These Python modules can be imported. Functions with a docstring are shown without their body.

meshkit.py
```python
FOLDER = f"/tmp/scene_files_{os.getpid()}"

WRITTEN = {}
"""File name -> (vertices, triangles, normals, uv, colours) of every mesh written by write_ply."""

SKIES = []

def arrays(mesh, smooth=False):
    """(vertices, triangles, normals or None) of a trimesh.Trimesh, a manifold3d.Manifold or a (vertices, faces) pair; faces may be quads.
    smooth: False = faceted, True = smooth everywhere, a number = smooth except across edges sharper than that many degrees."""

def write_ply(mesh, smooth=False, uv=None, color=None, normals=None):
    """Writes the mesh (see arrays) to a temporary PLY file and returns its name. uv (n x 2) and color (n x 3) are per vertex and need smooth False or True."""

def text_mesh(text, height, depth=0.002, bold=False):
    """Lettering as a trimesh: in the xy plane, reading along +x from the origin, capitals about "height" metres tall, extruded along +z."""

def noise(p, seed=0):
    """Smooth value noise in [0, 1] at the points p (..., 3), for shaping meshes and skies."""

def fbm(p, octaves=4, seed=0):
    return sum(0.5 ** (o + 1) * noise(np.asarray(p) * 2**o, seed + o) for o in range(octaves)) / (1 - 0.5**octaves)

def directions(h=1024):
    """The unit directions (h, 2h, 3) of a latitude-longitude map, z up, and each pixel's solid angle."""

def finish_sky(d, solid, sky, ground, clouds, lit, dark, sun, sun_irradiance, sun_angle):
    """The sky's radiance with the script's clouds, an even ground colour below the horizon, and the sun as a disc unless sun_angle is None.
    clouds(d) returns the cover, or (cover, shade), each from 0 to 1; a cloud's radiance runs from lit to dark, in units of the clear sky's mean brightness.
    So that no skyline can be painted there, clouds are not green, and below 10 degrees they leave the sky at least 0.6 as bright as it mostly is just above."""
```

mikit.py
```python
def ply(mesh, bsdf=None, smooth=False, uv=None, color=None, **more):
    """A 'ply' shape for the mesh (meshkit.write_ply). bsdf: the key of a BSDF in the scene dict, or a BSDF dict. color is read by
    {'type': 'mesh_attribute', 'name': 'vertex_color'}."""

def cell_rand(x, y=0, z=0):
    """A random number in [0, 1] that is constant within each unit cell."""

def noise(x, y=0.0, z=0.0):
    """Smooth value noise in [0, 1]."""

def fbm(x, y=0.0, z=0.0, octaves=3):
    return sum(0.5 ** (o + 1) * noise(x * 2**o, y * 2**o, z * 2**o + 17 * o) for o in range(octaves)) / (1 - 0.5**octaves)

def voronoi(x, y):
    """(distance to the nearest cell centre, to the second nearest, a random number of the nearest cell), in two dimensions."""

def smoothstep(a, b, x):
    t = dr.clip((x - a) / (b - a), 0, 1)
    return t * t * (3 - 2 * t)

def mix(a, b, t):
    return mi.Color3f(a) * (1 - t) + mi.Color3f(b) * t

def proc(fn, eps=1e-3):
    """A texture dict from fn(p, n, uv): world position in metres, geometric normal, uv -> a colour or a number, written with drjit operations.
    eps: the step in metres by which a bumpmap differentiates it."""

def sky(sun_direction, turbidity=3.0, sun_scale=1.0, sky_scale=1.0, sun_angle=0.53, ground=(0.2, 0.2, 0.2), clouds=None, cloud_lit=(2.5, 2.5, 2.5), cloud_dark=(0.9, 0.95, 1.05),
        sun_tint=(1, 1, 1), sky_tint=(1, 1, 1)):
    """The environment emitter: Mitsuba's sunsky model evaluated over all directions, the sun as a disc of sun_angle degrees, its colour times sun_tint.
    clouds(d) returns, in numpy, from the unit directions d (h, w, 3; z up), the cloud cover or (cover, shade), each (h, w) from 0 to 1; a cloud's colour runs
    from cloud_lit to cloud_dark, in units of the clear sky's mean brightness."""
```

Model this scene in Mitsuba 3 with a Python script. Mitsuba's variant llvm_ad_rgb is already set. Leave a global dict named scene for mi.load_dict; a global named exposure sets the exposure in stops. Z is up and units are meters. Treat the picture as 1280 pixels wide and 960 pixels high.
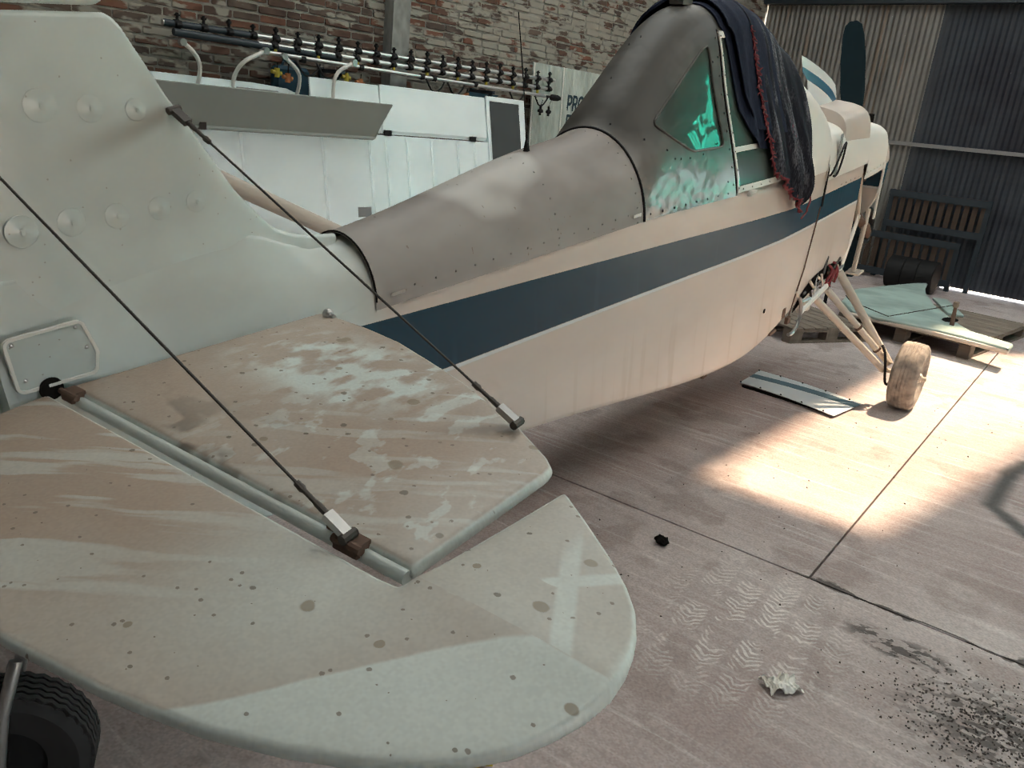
import math, random
import numpy as np, trimesh, drjit as dr, mitsuba as mi, mikit, meshkit
from shapely.geometry import Polygon, Point, LineString, box as sbox
from shapely import affinity
from scipy.spatial import Delaunay
from mikit import noise, fbm, voronoi, cell_rand, smoothstep, mix, proc

T = mi.ScalarTransform4f
rng = np.random.default_rng(7)
random.seed(7)
scene, labels = {}, {}

# ------------------------------------------------------------------ camera, sky, sun, exposure
H = 1.66210
R_RIGHT = np.array([0.665598, -0.739229, 0.102567])
R_UP = np.array([0.17006, 0.284046, 0.943609])
R_FWD = np.array([0.726677, 0.610621, -0.314774])
CAM = np.array([0, 0, H])
exposure = 6.45
scene['camera'] = {'type': 'perspective', 'fov_axis': 'x', 'fov': 2 * math.degrees(math.atan(640 / 1004.7715)), 'near_clip': 0.05, 'far_clip': 200.0,
                   'to_world': T().look_at(origin=CAM.tolist(), target=(CAM + R_FWD).tolist(), up=R_UP.tolist())}
SUN = np.array([0.51, -0.077, 0.857])
scene['sky'] = mikit.sky(SUN, turbidity=4.0, sun_scale=0.30, sky_scale=0.90, sun_angle=2.2, ground=(0.30, 0.28, 0.25),
                         clouds=lambda d: (0.75 + 0 * d[..., 2], 0.25 + 0 * d[..., 2]), cloud_lit=(1.5, 1.6, 1.55), cloud_dark=(0.95, 1.0, 1.0), sun_tint=(1.0, 0.87, 0.76))

# ------------------------------------------------------------------ aircraft frame (X forward from the elevator hinge, Y starboard, Z up)
AO = np.array([0.640376, 1.896591, 0.98315])
AX = np.array([[0.986456, 0.099081, 0.13072], [0.099939, -0.994994, 0.0], [-0.130066, -0.013064, 0.991419]])
A_M = np.eye(4); A_M[:3, :3] = AX.T; A_M[:3, 3] = AO
def A2W(p): return AO + np.asarray(p, float) @ AX
A_TW = T(A_M.tolist())

def local(p):
    d = [p.x - float(AO[0]), p.y - float(AO[1]), p.z - float(AO[2])]
    return [d[0] * float(a[0]) + d[1] * float(a[1]) + d[2] * float(a[2]) for a in AX]

# ------------------------------------------------------------------ keys, labels
def numbered(name, under=None):
    key = name if under is None else under + '__' + name
    if key not in used: used.add(key); return key
    i = 1
    while f'{key}_{i:03d}' in used: i += 1
    used.add(f'{key}_{i:03d}'); return f'{key}_{i:03d}'
used = set()

def thing(name, label, cat, group=None):
    k = numbered(name); labels[k] = {'label': label, 'category': cat}
    if group: labels[k]['group'] = group
    return k
def struct(name, kindof=None):
    k = numbered(name); labels[k] = {'kind': 'structure'}
    return k
def put(key, mesh, mat, smooth=False, tw=None, **kw):
    d = mikit.ply(mesh, mat, smooth=smooth, **kw) if not isinstance(mesh, dict) else {**mesh, 'bsdf': {'type': 'ref', 'id': mat}}
    if tw is not None: d['to_world'] = tw
    scene[key] = d
    return key
def part(name, mesh, mat, parent, smooth=False, tw=None, label=None, kind=None, **kw):
    k = numbered(name, parent)
    put(k, mesh, mat, smooth, tw, **kw)
    if label or kind:
        labels[k] = {}
        if label: labels[k]['label'] = label
        if kind: labels[k]['kind'] = kind
    return k
def holder(name, parent, label=None):
    k = numbered(name, parent)
    if label: labels[k] = {'label': label}
    return k

# ------------------------------------------------------------------ mesh helpers
cat = lambda ms: trimesh.util.concatenate([m for m in ms])
def bx(cx, cy, cz, sx, sy, sz, rz=0.0):
    m = trimesh.creation.box((sx, sy, sz))
    if rz: m.apply_transform(trimesh.transformations.rotation_matrix(rz, [0, 0, 1]))
    m.apply_translation((cx, cy, cz)); return m
def bevbox(sx, sy, sz, b):
    import manifold3d as m3
    pts = []
    for x in (-1, 1):
        for y in (-1, 1):
            for z in (-1, 1):
                for k in range(3):
                    q = np.array([x * sx / 2, y * sy / 2, z * sz / 2])
                    o = np.array([x, y, z]) * b; o[k] = 0
                    pts.append(q - o)
    return trimesh.Trimesh(*_hull(np.array(pts)), process=False)
def _hull(pts):
    h = trimesh.convex.convex_hull(pts); return h.vertices, h.faces
def moved(m, loc=(0, 0, 0), rot=None):
    m = m.copy()
    if rot is not None:
        for ang, ax in rot: m.apply_transform(trimesh.transformations.rotation_matrix(ang, ax))
    m.apply_translation(loc); return m
def frames(p):
    p = np.asarray(p, float)
    t = np.gradient(p, axis=0); t /= np.linalg.norm(t, axis=1, keepdims=True) + 1e-12
    a = np.cross(t[0], [0, 0, 1.0] if abs(t[0][2]) < 0.9 else [1.0, 0, 0]); a /= np.linalg.norm(a)
    A, B = [], []
    for i in range(len(p)):
        a = a - t[i] * (a @ t[i]); a /= np.linalg.norm(a) + 1e-12
        A.append(a.copy()); B.append(np.cross(t[i], a))
    return t, np.array(A), np.array(B)
def tube(pts, r, sides=8, sy=1.0, caps=True):
    p = np.asarray(pts, float); n = len(p)
    r = np.broadcast_to(np.asarray(r, float), (n,))
    t, A, B = frames(p)
    ang = np.arange(sides) * 2 * np.pi / sides
    v = p[:, None] + r[:, None, None] * (np.cos(ang)[None, :, None] * A[:, None] + sy * np.sin(ang)[None, :, None] * B[:, None])
    f = []
    for i in range(n - 1):
        for j in range(sides):
            a, b = i * sides + j, i * sides + (j + 1) % sides
            f += [[a, b, b + sides], [a, b + sides, a + sides]]
    v = v.reshape(-1, 3)
    if caps:
        v = np.vstack([v, p[0], p[-1]]); c0, c1 = len(v) - 2, len(v) - 1
        for j in range(sides):
            f += [[c0, (j + 1) % sides, j], [c1, (n - 1) * sides + j, (n - 1) * sides + (j + 1) % sides]]
    return trimesh.Trimesh(v, np.array(f), process=False)
def spline(pts, n=20):
    from scipy.interpolate import CubicSpline
    p = np.asarray(pts, float); s = np.r_[0, np.cumsum(np.linalg.norm(np.diff(p, axis=0), axis=1))]
    return CubicSpline(s, p)(np.linspace(0, s[-1], n))
def cyl(p0, p1, r, sides=12): return tube([p0, p1], r, sides)
def lathe(prof, sides=24, axis=2):
    m = trimesh.creation.revolve(np.asarray(prof, float), sections=sides)
    if axis == 1: m.apply_transform(trimesh.transformations.rotation_matrix(-math.pi / 2, [1, 0, 0]))
    if axis == 0: m.apply_transform(trimesh.transformations.rotation_matrix(math.pi / 2, [0, 1, 0]))
    return m
def extrude(poly, h):
    return trimesh.creation.extrude_polygon(poly, h, engine='earcut')
def loft(secs, closed=True, caps=False):
    s = np.asarray(secs, float); n, k = s.shape[:2]
    f = []
    for i in range(n - 1):
        for j in range(k if closed else k - 1):
            a, b = i * k + j, i * k + (j + 1) % k
            f += [[a, b, b + k], [a, b + k, a + k]]
    v = s.reshape(-1, 3)
    if caps:
        v = np.vstack([v, s[0].mean(0), s[-1].mean(0)])
        for j in range(k):
            f += [[n * k, (j + 1) % k, j], [n * k + 1, (n - 1) * k + j, (n - 1) * k + (j + 1) % k]]
    return trimesh.Trimesh(v, np.array(f), process=False)
def sheet(grid, th):
    """A curved sheet (n, k, 3) given thickness along its normals."""
    g = np.asarray(grid, float)
    du, dv = np.gradient(g, axis=0), np.gradient(g, axis=1)
    nrm = np.cross(du, dv); nrm /= np.linalg.norm(nrm, axis=2, keepdims=True) + 1e-12
    n, k = g.shape[:2]
    top, bot = g + nrm * th / 2, g - nrm * th / 2
    v = np.vstack([top.reshape(-1, 3), bot.reshape(-1, 3)]); o = n * k; f = []
    for i in range(n - 1):
        for j in range(k - 1):
            a, b, c, d = i * k + j, i * k + j + 1, (i + 1) * k + j + 1, (i + 1) * k + j
            f += [[a, d, c], [a, c, b], [o + a, o + b, o + c], [o + a, o + c, o + d]]
    rim = [(i, 0) for i in range(n)] + [(n - 1, j) for j in range(1, k)] + [(i, k - 1) for i in range(n - 2, -1, -1)] + [(0, j) for j in range(k - 2, 0, -1)]
    ids = [i * k + j for i, j in rim]
    for a, b in zip(ids, ids[1:] + ids[:1]): f += [[a, o + b, b], [a, o + a, o + b]]
    return trimesh.Trimesh(v, np.array(f), process=False)
def plate(poly, r, spacing=0.03, half=None, bump=None):
    """A flat slab with a rounded rim from a plan outline; half(x, y, d) its half thickness."""
    rings = [poly]
    for q in (0.12, 0.4, 1.0): rings.append(poly.buffer(-r * q))
    pts = []
    nb = 0
    for i, g in enumerate(rings):
        for gg in getattr(g, 'geoms', [g]):
            e = gg.exterior; m = max(8, int(e.length / (spacing * 0.45)))
            q = [e.interpolate(t, normalized=True) for t in np.arange(m) / m]
            pts += [(a.x, a.y) for a in q]
            if i == 0: nb = len(pts)
    x0, y0, x1, y1 = poly.bounds
    inner = poly.buffer(-r - spacing * 0.5)
    from shapely import contains_xy
    gx, gy = np.meshgrid(np.arange(x0, x1, spacing), np.arange(y0, y1, spacing))
    ok = contains_xy(inner, gx.ravel(), gy.ravel())
    pts = np.array(pts + list(zip(gx.ravel()[ok], gy.ravel()[ok])))
    tri = Delaunay(pts).simplices
    c = pts[tri].mean(1)
    tri = tri[contains_xy(poly.buffer(1e-6), c[:, 0], c[:, 1])]
    a = pts[tri]; area = (a[:, 1, 0] - a[:, 0, 0]) * (a[:, 2, 1] - a[:, 0, 1]) - (a[:, 2, 0] - a[:, 0, 0]) * (a[:, 1, 1] - a[:, 0, 1])
    tri = tri[np.abs(area) > 1e-10]; area = area[np.abs(area) > 1e-10]
    tri[area < 0] = tri[area < 0][:, ::-1]
    ext = poly.exterior
    d = np.array([ext.distance(Point(*q)) for q in pts]); d[:nb] = 0
    prof = np.sqrt(np.clip(1 - (1 - np.clip(d / r, 0, 1)) ** 2, 0, 1))
    h = (half(pts[:, 0], pts[:, 1], d) if half else r) * prof
    up, dn = h.copy(), -h
    if bump is not None: up = up + bump(pts[:, 0], pts[:, 1], d) * prof
    n = len(pts)
    v = np.vstack([np.c_[pts, up], np.c_[pts[nb:], dn[nb:]]])
    low = np.r_[np.arange(nb), np.arange(n, 2 * n - nb)]
    m = trimesh.Trimesh(v, np.vstack([tri, low[tri[:, ::-1]]]), process=False)
    m.metadata['rim'] = np.c_[np.r_[d, d[nb:]], np.zeros(2 * n - nb)]
    return m

# ------------------------------------------------------------------ materials
def rgb(*c): return {'type': 'rgb', 'value': list(c)}
def mat(name, color, rough=0.6, metal=0.0, bump=None, bscale=1.0, **kw):
    base = color if isinstance(color, dict) else rgb(*color)
    b = {'type': 'principled', 'base_color': base, 'roughness': rough if isinstance(rough, dict) else float(rough), 'metallic': float(metal), **kw}
    if bump is not None: b = {'type': 'bumpmap', 'arbitrary': bump, 'scale': float(bscale), 'bsdf': b}
    scene[name] = {'type': 'twosided', 'bsdf': b}
    return name
PAINT = (0.54, 0.475, 0.42)
DUST = (0.335, 0.262, 0.208)

def f_fuselage(p, n, uv):
    X, Y, Z = local(p)
    zt = dr.maximum(-0.040 - 0.028 * X, -0.150)
    s = smoothstep(-0.3035, -0.3005, Z) * (1 - smoothstep(zt - 0.0015, zt + 0.0015, Z)) * smoothstep(0.10, 0.13, dr.abs(Y))
    pin = smoothstep(-0.318, -0.316, Z) * (1 - smoothstep(-0.3045, -0.3035, Z)) * smoothstep(0.10, 0.13, dr.abs(Y))
    d = fbm(X * 3, Z * 5, Y * 3, octaves=4)
    streak = fbm(X * 26, Z * 1.6, 3.0, octaves=3)
    c = mix(PAINT, (0.47, 0.39, 0.33), dr.clip((d - 0.35) * 0.9, 0, 1))
    c = mix(c, (0.42, 0.34, 0.26), smoothstep(0.60, 0.85, streak) * 0.35 * smoothstep(-0.3, -0.8, Z))
    blue = mix((0.004, 0.034, 0.056), (0.012, 0.048, 0.076), dr.clip(smoothstep(1.3, 3.6, X) * (0.35 + 0.9 * d) + 0.4 * smoothstep(0.62, 0.8, streak), 0, 1))
    c = mix(c, mix((0.50, 0.555, 0.53), (0.45, 0.475, 0.445), smoothstep(0.35, 0.7, d)), smoothstep(0.98, 0.80, X + 0.06 * (d - 0.5)))
    c = mix(c, (0.55, 0.58, 0.58), pin)
    c = mix(c, blue, s)
    return c
mat('mat_fuselage', proc(f_fuselage), 0.30, specular=0.5)

def f_tailfin(p, n, uv):
    X, Y, Z = local(p)
    d = fbm(X * 4, Z * 4, Y * 2, octaves=4)
    c = mix((0.50, 0.555, 0.53), (0.44, 0.475, 0.45), smoothstep(0.35, 0.7, d))
    # rust-brown run streaming aft from the wire fitting
    u = (0.37 - X); w = (Z - 0.560) + u * 0.30
    run = smoothstep(0.0, 0.02, u) * smoothstep(0.34, 0.02, u) * smoothstep(0.03 + 0.10 * u, 0.0, dr.abs(w))
    c = mix(c, (0.20, 0.175, 0.13), run * 0.55)
    d1, d2, r = voronoi(X * 30, Z * 30)
    c = mix(c, (0.2, 0.17, 0.13), smoothstep(0.07, 0.04, d1) * dr.select(r > 0.86, 0.6, 0.0))
    return c
mat('mat_fin', proc(f_tailfin), 0.28, specular=0.5)

def f_tailplane(p, n, uv):
    X, Y, Z = local(p)
    clean = (0.50, 0.55, 0.52)
    a = fbm(X * 7 + 3, Y * 5, 0.3, octaves=5)
    b = fbm(X * 2.2, Y * 2.2 + 5, 1.3, octaves=3)
    fine = noise(X * 220, Y * 220, 2.0)
    wx, wy = X + 0.05 * (a - 0.5), Y + 0.06 * (b - 0.5)
    ang = wx * 0.55 + wy * 0.83
    wipes = fbm(ang * 3.0, (wx * 0.83 - wy * 0.55) * 26, 7.0, octaves=4)
    isel = smoothstep(-0.010, -0.020, X)
    horn = smoothstep(1.112, 1.118, Y)
    blot = fbm(X * 16 + 1.5 * a, Y * 24 + 2 * b, 9.0, octaves=5)
    pale = smoothstep(0.40, 0.55, 0.55 * a + 0.45 * blot) * smoothstep(0.0, 0.7, dr.exp(-dr.square((X - 0.45) / 0.15) - dr.square((Y - 0.45) / 0.28)))
    stab = 0.95 + 0.5 * (a - 0.5) - 0.95 * pale
    stab = stab - 0.42 * smoothstep(0.57, 0.66, blot) * smoothstep(0.30, 0.7, Y)
    stab = stab - 0.30 * smoothstep(0.52, 0.66, wipes) * smoothstep(0.3, 0.8, Y) - 0.20 * smoothstep(0.8, 1.1, Y)
    edge = X + 0.475 - 0.475 * smoothstep(0.93, 1.42, Y + 0.03 * (b - 0.5))
    elev = smoothstep(-0.004, 0.010, edge + 0.012 * (a - 0.5)) * (0.62 + 0.38 * smoothstep(1.0, 0.45, Y + 0.8 * (b - 0.5)))
    elev = elev - 0.30 * smoothstep(0.30, 0.08, dr.sqrt(dr.square(X + 0.12) + dr.square(Y - 0.98))) + 0.35 * (a - 0.5) - 0.50 * smoothstep(0.54, 0.68, wipes) * smoothstep(1.05, 0.5, Y) + 0.06
    ln = dr.minimum(dr.abs(Y - 1.375 + 0.55 * (X - 0.02)), dr.abs(Y - 1.30 - 0.9 * (X - 0.10)) + 0.3 * smoothstep(0.10, 0.08, X))
    hornd = 0.52 + 0.35 * (a - 0.5) - 0.40 * smoothstep(0.024, 0.012, ln) * smoothstep(1.25, 1.30, Y) - 0.35 * smoothstep(1.455, 1.475, Y + 0.12 * X)
    m = dr.select(horn * (1 - isel) > 0.5, hornd, isel * elev + (1 - isel) * stab)
    m = m * smoothstep(0.003, 0.011, uv.x)
    c = mix(clean, DUST, dr.clip(m, 0, 1))
    c = c * (0.95 + 0.10 * fine)
    dark = smoothstep(0.55, 0.66, fbm(X * 9, Y * 7 + 2, 4.0, octaves=4)) * smoothstep(0.24, 0.0, X) * (1 - isel) * smoothstep(1.0, 0.55, Y)
    c = mix(c, (0.15, 0.12, 0.095), dark * 0.75)
    u_ = (0.475 - X) * 0.75 + (0.965 - Y) * 0.66; w_ = (0.475 - X) * 0.66 - (0.965 - Y) * 0.75
    c = mix(c, (0.13, 0.105, 0.085), smoothstep(0.0, 0.02, u_) * smoothstep(0.22, 0.03, u_) * smoothstep(0.035, 0.004, dr.abs(w_ + 0.02 * (a - 0.5))) * (1 - isel) * 0.6)
    for sc, t, k, dk in ((7.0, 0.085, 0.70, (0.22, 0.18, 0.12)), (17.0, 0.10, 0.86, (0.12, 0.10, 0.07)), (44.0, 0.13, 0.91, (0.16, 0.13, 0.10))):
        d1, d2, r = voronoi(X * sc * 1.15 + 11.3, Y * sc + 3.1)
        size = t * (0.3 + 1.3 * (r * 7.31 - dr.floor(r * 7.31)))
        d1 = d1 + 0.05 * (noise(X * sc * 9, Y * sc * 9, 1.0) - 0.5)
        c = mix(c, dk, smoothstep(size, size * 0.7, d1) * dr.select(r > k, 0.75, 0.0))
    return c
mat('mat_tailplane', proc(f_tailplane), 0.42, specular=0.5)

def f_deck(p, n, uv):
    X, Y, Z = local(p)
    a = fbm(X * 4, Y * 5, Z * 6, octaves=4)
    b = fbm(X * 2 + 9, Y * 2, Z * 3, octaves=3)
    c = mix((0.31, 0.292, 0.272), (0.225, 0.198, 0.180), dr.clip(0.35 + 1.6 * (a - 0.45) + smoothstep(0.1, 0.34, Z) * 0.5, 0, 1))
    c = mix(c, (0.52, 0.51, 0.48), smoothstep(0.58, 0.68, b) * 0.7)
    sp = noise(X * 60, Z * 60 + Y * 31, 4.0)
    return mix(c, (0.16, 0.12, 0.09), smoothstep(0.95, 0.98, sp) * 0.6)
mat('mat_deck', proc(f_deck), 0.52, specular=0.4)

def f_hump(p, n, uv):
    X, Y, Z = local(p)
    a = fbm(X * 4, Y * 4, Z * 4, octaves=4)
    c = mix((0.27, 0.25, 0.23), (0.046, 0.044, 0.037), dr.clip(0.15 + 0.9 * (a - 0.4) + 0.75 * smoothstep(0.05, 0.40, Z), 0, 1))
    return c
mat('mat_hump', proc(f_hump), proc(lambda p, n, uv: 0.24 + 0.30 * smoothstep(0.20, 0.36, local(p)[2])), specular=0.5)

def f_floor(p, n, uv):
    x, y = p.x, p.y
    a = fbm(x * 1.3, y * 1.3, 0.0, octaves=5)
    b = fbm(x * 5, y * 5, 3.0, octaves=4)
    # trowel lines run along world x - y, scuffed pale
    lines = fbm((x + y * 0.085 + 0.05 * a) * 40, (y - x * 0.085) * 2.6, 5.0, octaves=4)
    g = noise(x * 160, y * 160, 1.0)
    c = mix((0.31, 0.245, 0.230), (0.46, 0.405, 0.385), dr.clip(0.5 + 1.6 * (a - 0.5) + 0.6 * (lines - 0.5) + 0.5 * (b - 0.5), 0, 1))
    c = mix(c, (0.19, 0.135, 0.12), smoothstep(0.56, 0.75, b) * 0.45)
    c = mix(c, (0.62, 0.58, 0.55), smoothstep(0.66, 0.78, lines) * 0.22)
    # pale chevron tyre prints
    u = (x - 2.62) * 0.985 + (y - 0.92) * 0.17; v = (y - 0.92) * 0.985 - (x - 2.62) * 0.17
    reg = smoothstep(0.70, 0.10, dr.abs(u + 0.06)) * smoothstep(0.46, 0.08, dr.abs(v))
    lane = v * 8.0 + 0.5; lf = dr.abs(lane - dr.floor(lane) - 0.5)
    chev = u * 34 + lf * 3.5 + 0.9 * (noise(x * 30, y * 30, 6.0) - 0.5)
    cf = dr.abs(chev - dr.floor(chev) - 0.5)
    pr = smoothstep(0.22, 0.36, cf) * smoothstep(0.08, 0.16, lf) * smoothstep(0.40, 0.56, fbm(x * 14, y * 14, 8.0, octaves=4)) * reg
    c = mix(c, (0.68, 0.64, 0.60), pr * 0.62)
    # chipped, earth-filled joint
    jd = (x - 3.066) + 0.0803 * (y - 0.885)
    jw = 0.008 + 0.040 * smoothstep(0.46, 0.72, fbm(y * 9, x * 14, 11.0, octaves=5)) * smoothstep(1.0, 0.8, y)
    c = mix(c, (0.055, 0.043, 0.036), smoothstep(jw, jw * 0.45, dr.abs(jd + 0.03 * (noise(y * 9, 3.0) - 0.5))) * smoothstep(1.05, 0.85, y) * 0.9)
    # dark frame-shaped mark with soft edges
    def seg(ax, ay, bx_, by):
        t = dr.clip(((x - ax) * (bx_ - ax) + (y - ay) * (by - ay)) / ((bx_ - ax) ** 2 + (by - ay) ** 2), 0, 1)
        return dr.sqrt(dr.square(x - ax - t * (bx_ - ax)) + dr.square((y - ay - t * (by - ay))))
    sd = dr.minimum(dr.minimum(seg(5.50, 0.52, 5.25, 0.565), seg(5.25, 0.565, 4.60, 0.53)), seg(4.60, 0.53, 4.35, 0.30))
    c = mix(c, (0.035, 0.038, 0.036), smoothstep(0.085, 0.01, sd + 0.03 * (b - 0.5)) * 0.85)
    # damp dark stain near the joint and earth patch
    wet = smoothstep(1.0, 0.2, dr.sqrt(dr.square((x - 2.64) / 0.42) + dr.square((y - 0.12) / 0.36)) + 0.5 * (b - 0.5))
    wet2 = smoothstep(1.0, 0.3, dr.sqrt(dr.square((x - 2.86) / 0.10) + dr.square((y - 0.46) / 0.30)) + 0.8 * (b - 0.5))
    crumb = fbm(x * 48 + y * 10, y * 30, 12.0, octaves=4)
    c = mix(c, (0.040, 0.031, 0.026), dr.maximum(wet, wet2) * (0.25 + 0.75 * smoothstep(0.44, 0.56, crumb)) * 0.85)
    return c * (0.85 + 0.3 * g)
def b_floor(p, n, uv):
    return fbm(p.x * 40, p.y * 40, 0.0, octaves=3) * 0.004 + fbm((p.x + p.y * 0.085) * 60, p.y * 4, 2.0, octaves=2) * 0.0015
mat('mat_floor', proc(f_floor), 0.62, bump=proc(b_floor, eps=2e-3), specular=0.35)
mat('mat_joint', (0.05, 0.04, 0.033), 0.9)

BR = [(0.120, 0.070, 0.052), (0.105, 0.068, 0.054), (0.165, 0.080, 0.055), (0.095, 0.072, 0.060), (0.120, 0.090, 0.072)]
def make_brick(i):
    base = BR[i]
    def f(p, n, uv):
        a = fbm(p.x * 9, p.z * 22, p.y * 9 + i, octaves=4)
        c = mix(base, (base[0] * 0.5, base[1] * 0.5, base[2] * 0.5), dr.clip((a - 0.4) * 2.0, 0, 1))
        sm = fbm(p.x * 6 + 5, p.z * 14, 2.0, octaves=4)
        cover = smoothstep(0.70, 0.52, sm + 0.10 - 0.16 * smoothstep(4.5, 8.5, p.x)) * (0.30 + 0.55 * smoothstep(5.2, 8.5, p.x))
        return mix(c, (0.31, 0.30, 0.255), dr.clip(0.85 * smoothstep(0.52, 0.66, sm + 0.17 * smoothstep(5.0, 7.0, p.x)), 0, 1))
    return f
for i in range(5): mat(f'mat_brick_{i}', proc(make_brick(i)), 0.92, specular=0.2)
def f_mortar(p, n, uv):
    a = fbm(p.x * 12, p.z * 20, 0.0, octaves=4)
    return mix((0.27, 0.26, 0.222), (0.13, 0.122, 0.108), dr.clip(1.8 * (a - 0.3), 0, 1))
mat('mat_mortar', proc(f_mortar), 0.95, bump=proc(lambda p, n, uv: fbm(p.x * 60, p.z * 60, p.y * 60, octaves=3) * 0.006, eps=2e-3), specular=0.2)
def f_concrete(p, n, uv):
    a = fbm(p.x * 14, p.z * 9, p.y * 14, octaves=4)
    return mix((0.27, 0.28, 0.26), (0.15, 0.155, 0.14), dr.clip(1.9 * (a - 0.3), 0, 1))
mat('mat_concrete', proc(f_concrete), 0.9)
def f_galv(p, n, uv):
    a = fbm(p.y * 3, p.z * 1.5, 0.0, octaves=4); st = fbm(p.y * 20, p.z * 0.7, 3.0, octaves=3)
    c = mix((0.20, 0.195, 0.18), (0.12, 0.115, 0.105), dr.clip(2 * (a - 0.35), 0, 1))
    return mix(c, (0.17, 0.115, 0.075), smoothstep(0.60, 0.75, st) * 0.6)
mat('mat_galvanized', proc(f_galv), 0.45, metal=0.3)
def f_dark_sheet(p, n, uv):
    a = fbm(p.y * 2, p.z * 2, 0.0, octaves=3)
    return mix((0.040, 0.047, 0.056), (0.025, 0.027, 0.034), dr.clip(2 * (a - 0.3), 0, 1))
mat('mat_dark_sheet', proc(f_dark_sheet), 0.55, specular=0.3)  # darker colour for the right-hand part of the end wall
mat('mat_dark_steel', (0.022, 0.032, 0.040), 0.5)
mat('mat_roof', (0.07, 0.065, 0.06), 0.8)
mat('mat_outside', (0.42, 0.35, 0.27), 0.95)

def f_wing(p, n, uv):
    a = fbm(p.x * 2, p.z * 3, p.y, octaves=3)
    return mix((0.78, 0.86, 0.86), (0.72, 0.80, 0.80), dr.clip(2 * (a - 0.3), 0, 1))
mat('mat_wing', proc(f_wing), 0.26, specular=0.7)
mat('mat_aileron_shaded', (0.35, 0.39, 0.355), 0.40)  # wing white painted darker, for the shade of the tipped face
mat('mat_walkway', (0.055, 0.062, 0.062), 0.9)
mat('mat_black', (0.010, 0.010, 0.010), 0.6, specular=0.25)
mat('mat_gap', (0.012, 0.011, 0.010), 0.9, specular=0.0)
mat('mat_rubber', (0.020, 0.019, 0.018), 0.75)
mat('mat_wire', (0.045, 0.042, 0.038), 0.45, metal=0.5)
mat('mat_fitting', (0.06, 0.052, 0.045), 0.5, metal=0.4)
mat('mat_steel', (0.42, 0.42, 0.41), 0.32, metal=0.85)
mat('mat_alu', (0.62, 0.62, 0.60), 0.30, metal=0.8)
mat('mat_white', (0.66, 0.64, 0.59), 0.4)
mat('mat_strut', (0.52, 0.46, 0.385), 0.4)
mat('mat_rust', (0.105, 0.062, 0.043), 0.8)
mat('mat_red', (0.20, 0.025, 0.030), 0.6)
mat('mat_yellow', (0.42, 0.33, 0.04), 0.5)
mat('mat_orange', (0.42, 0.16, 0.06), 0.6)
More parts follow.
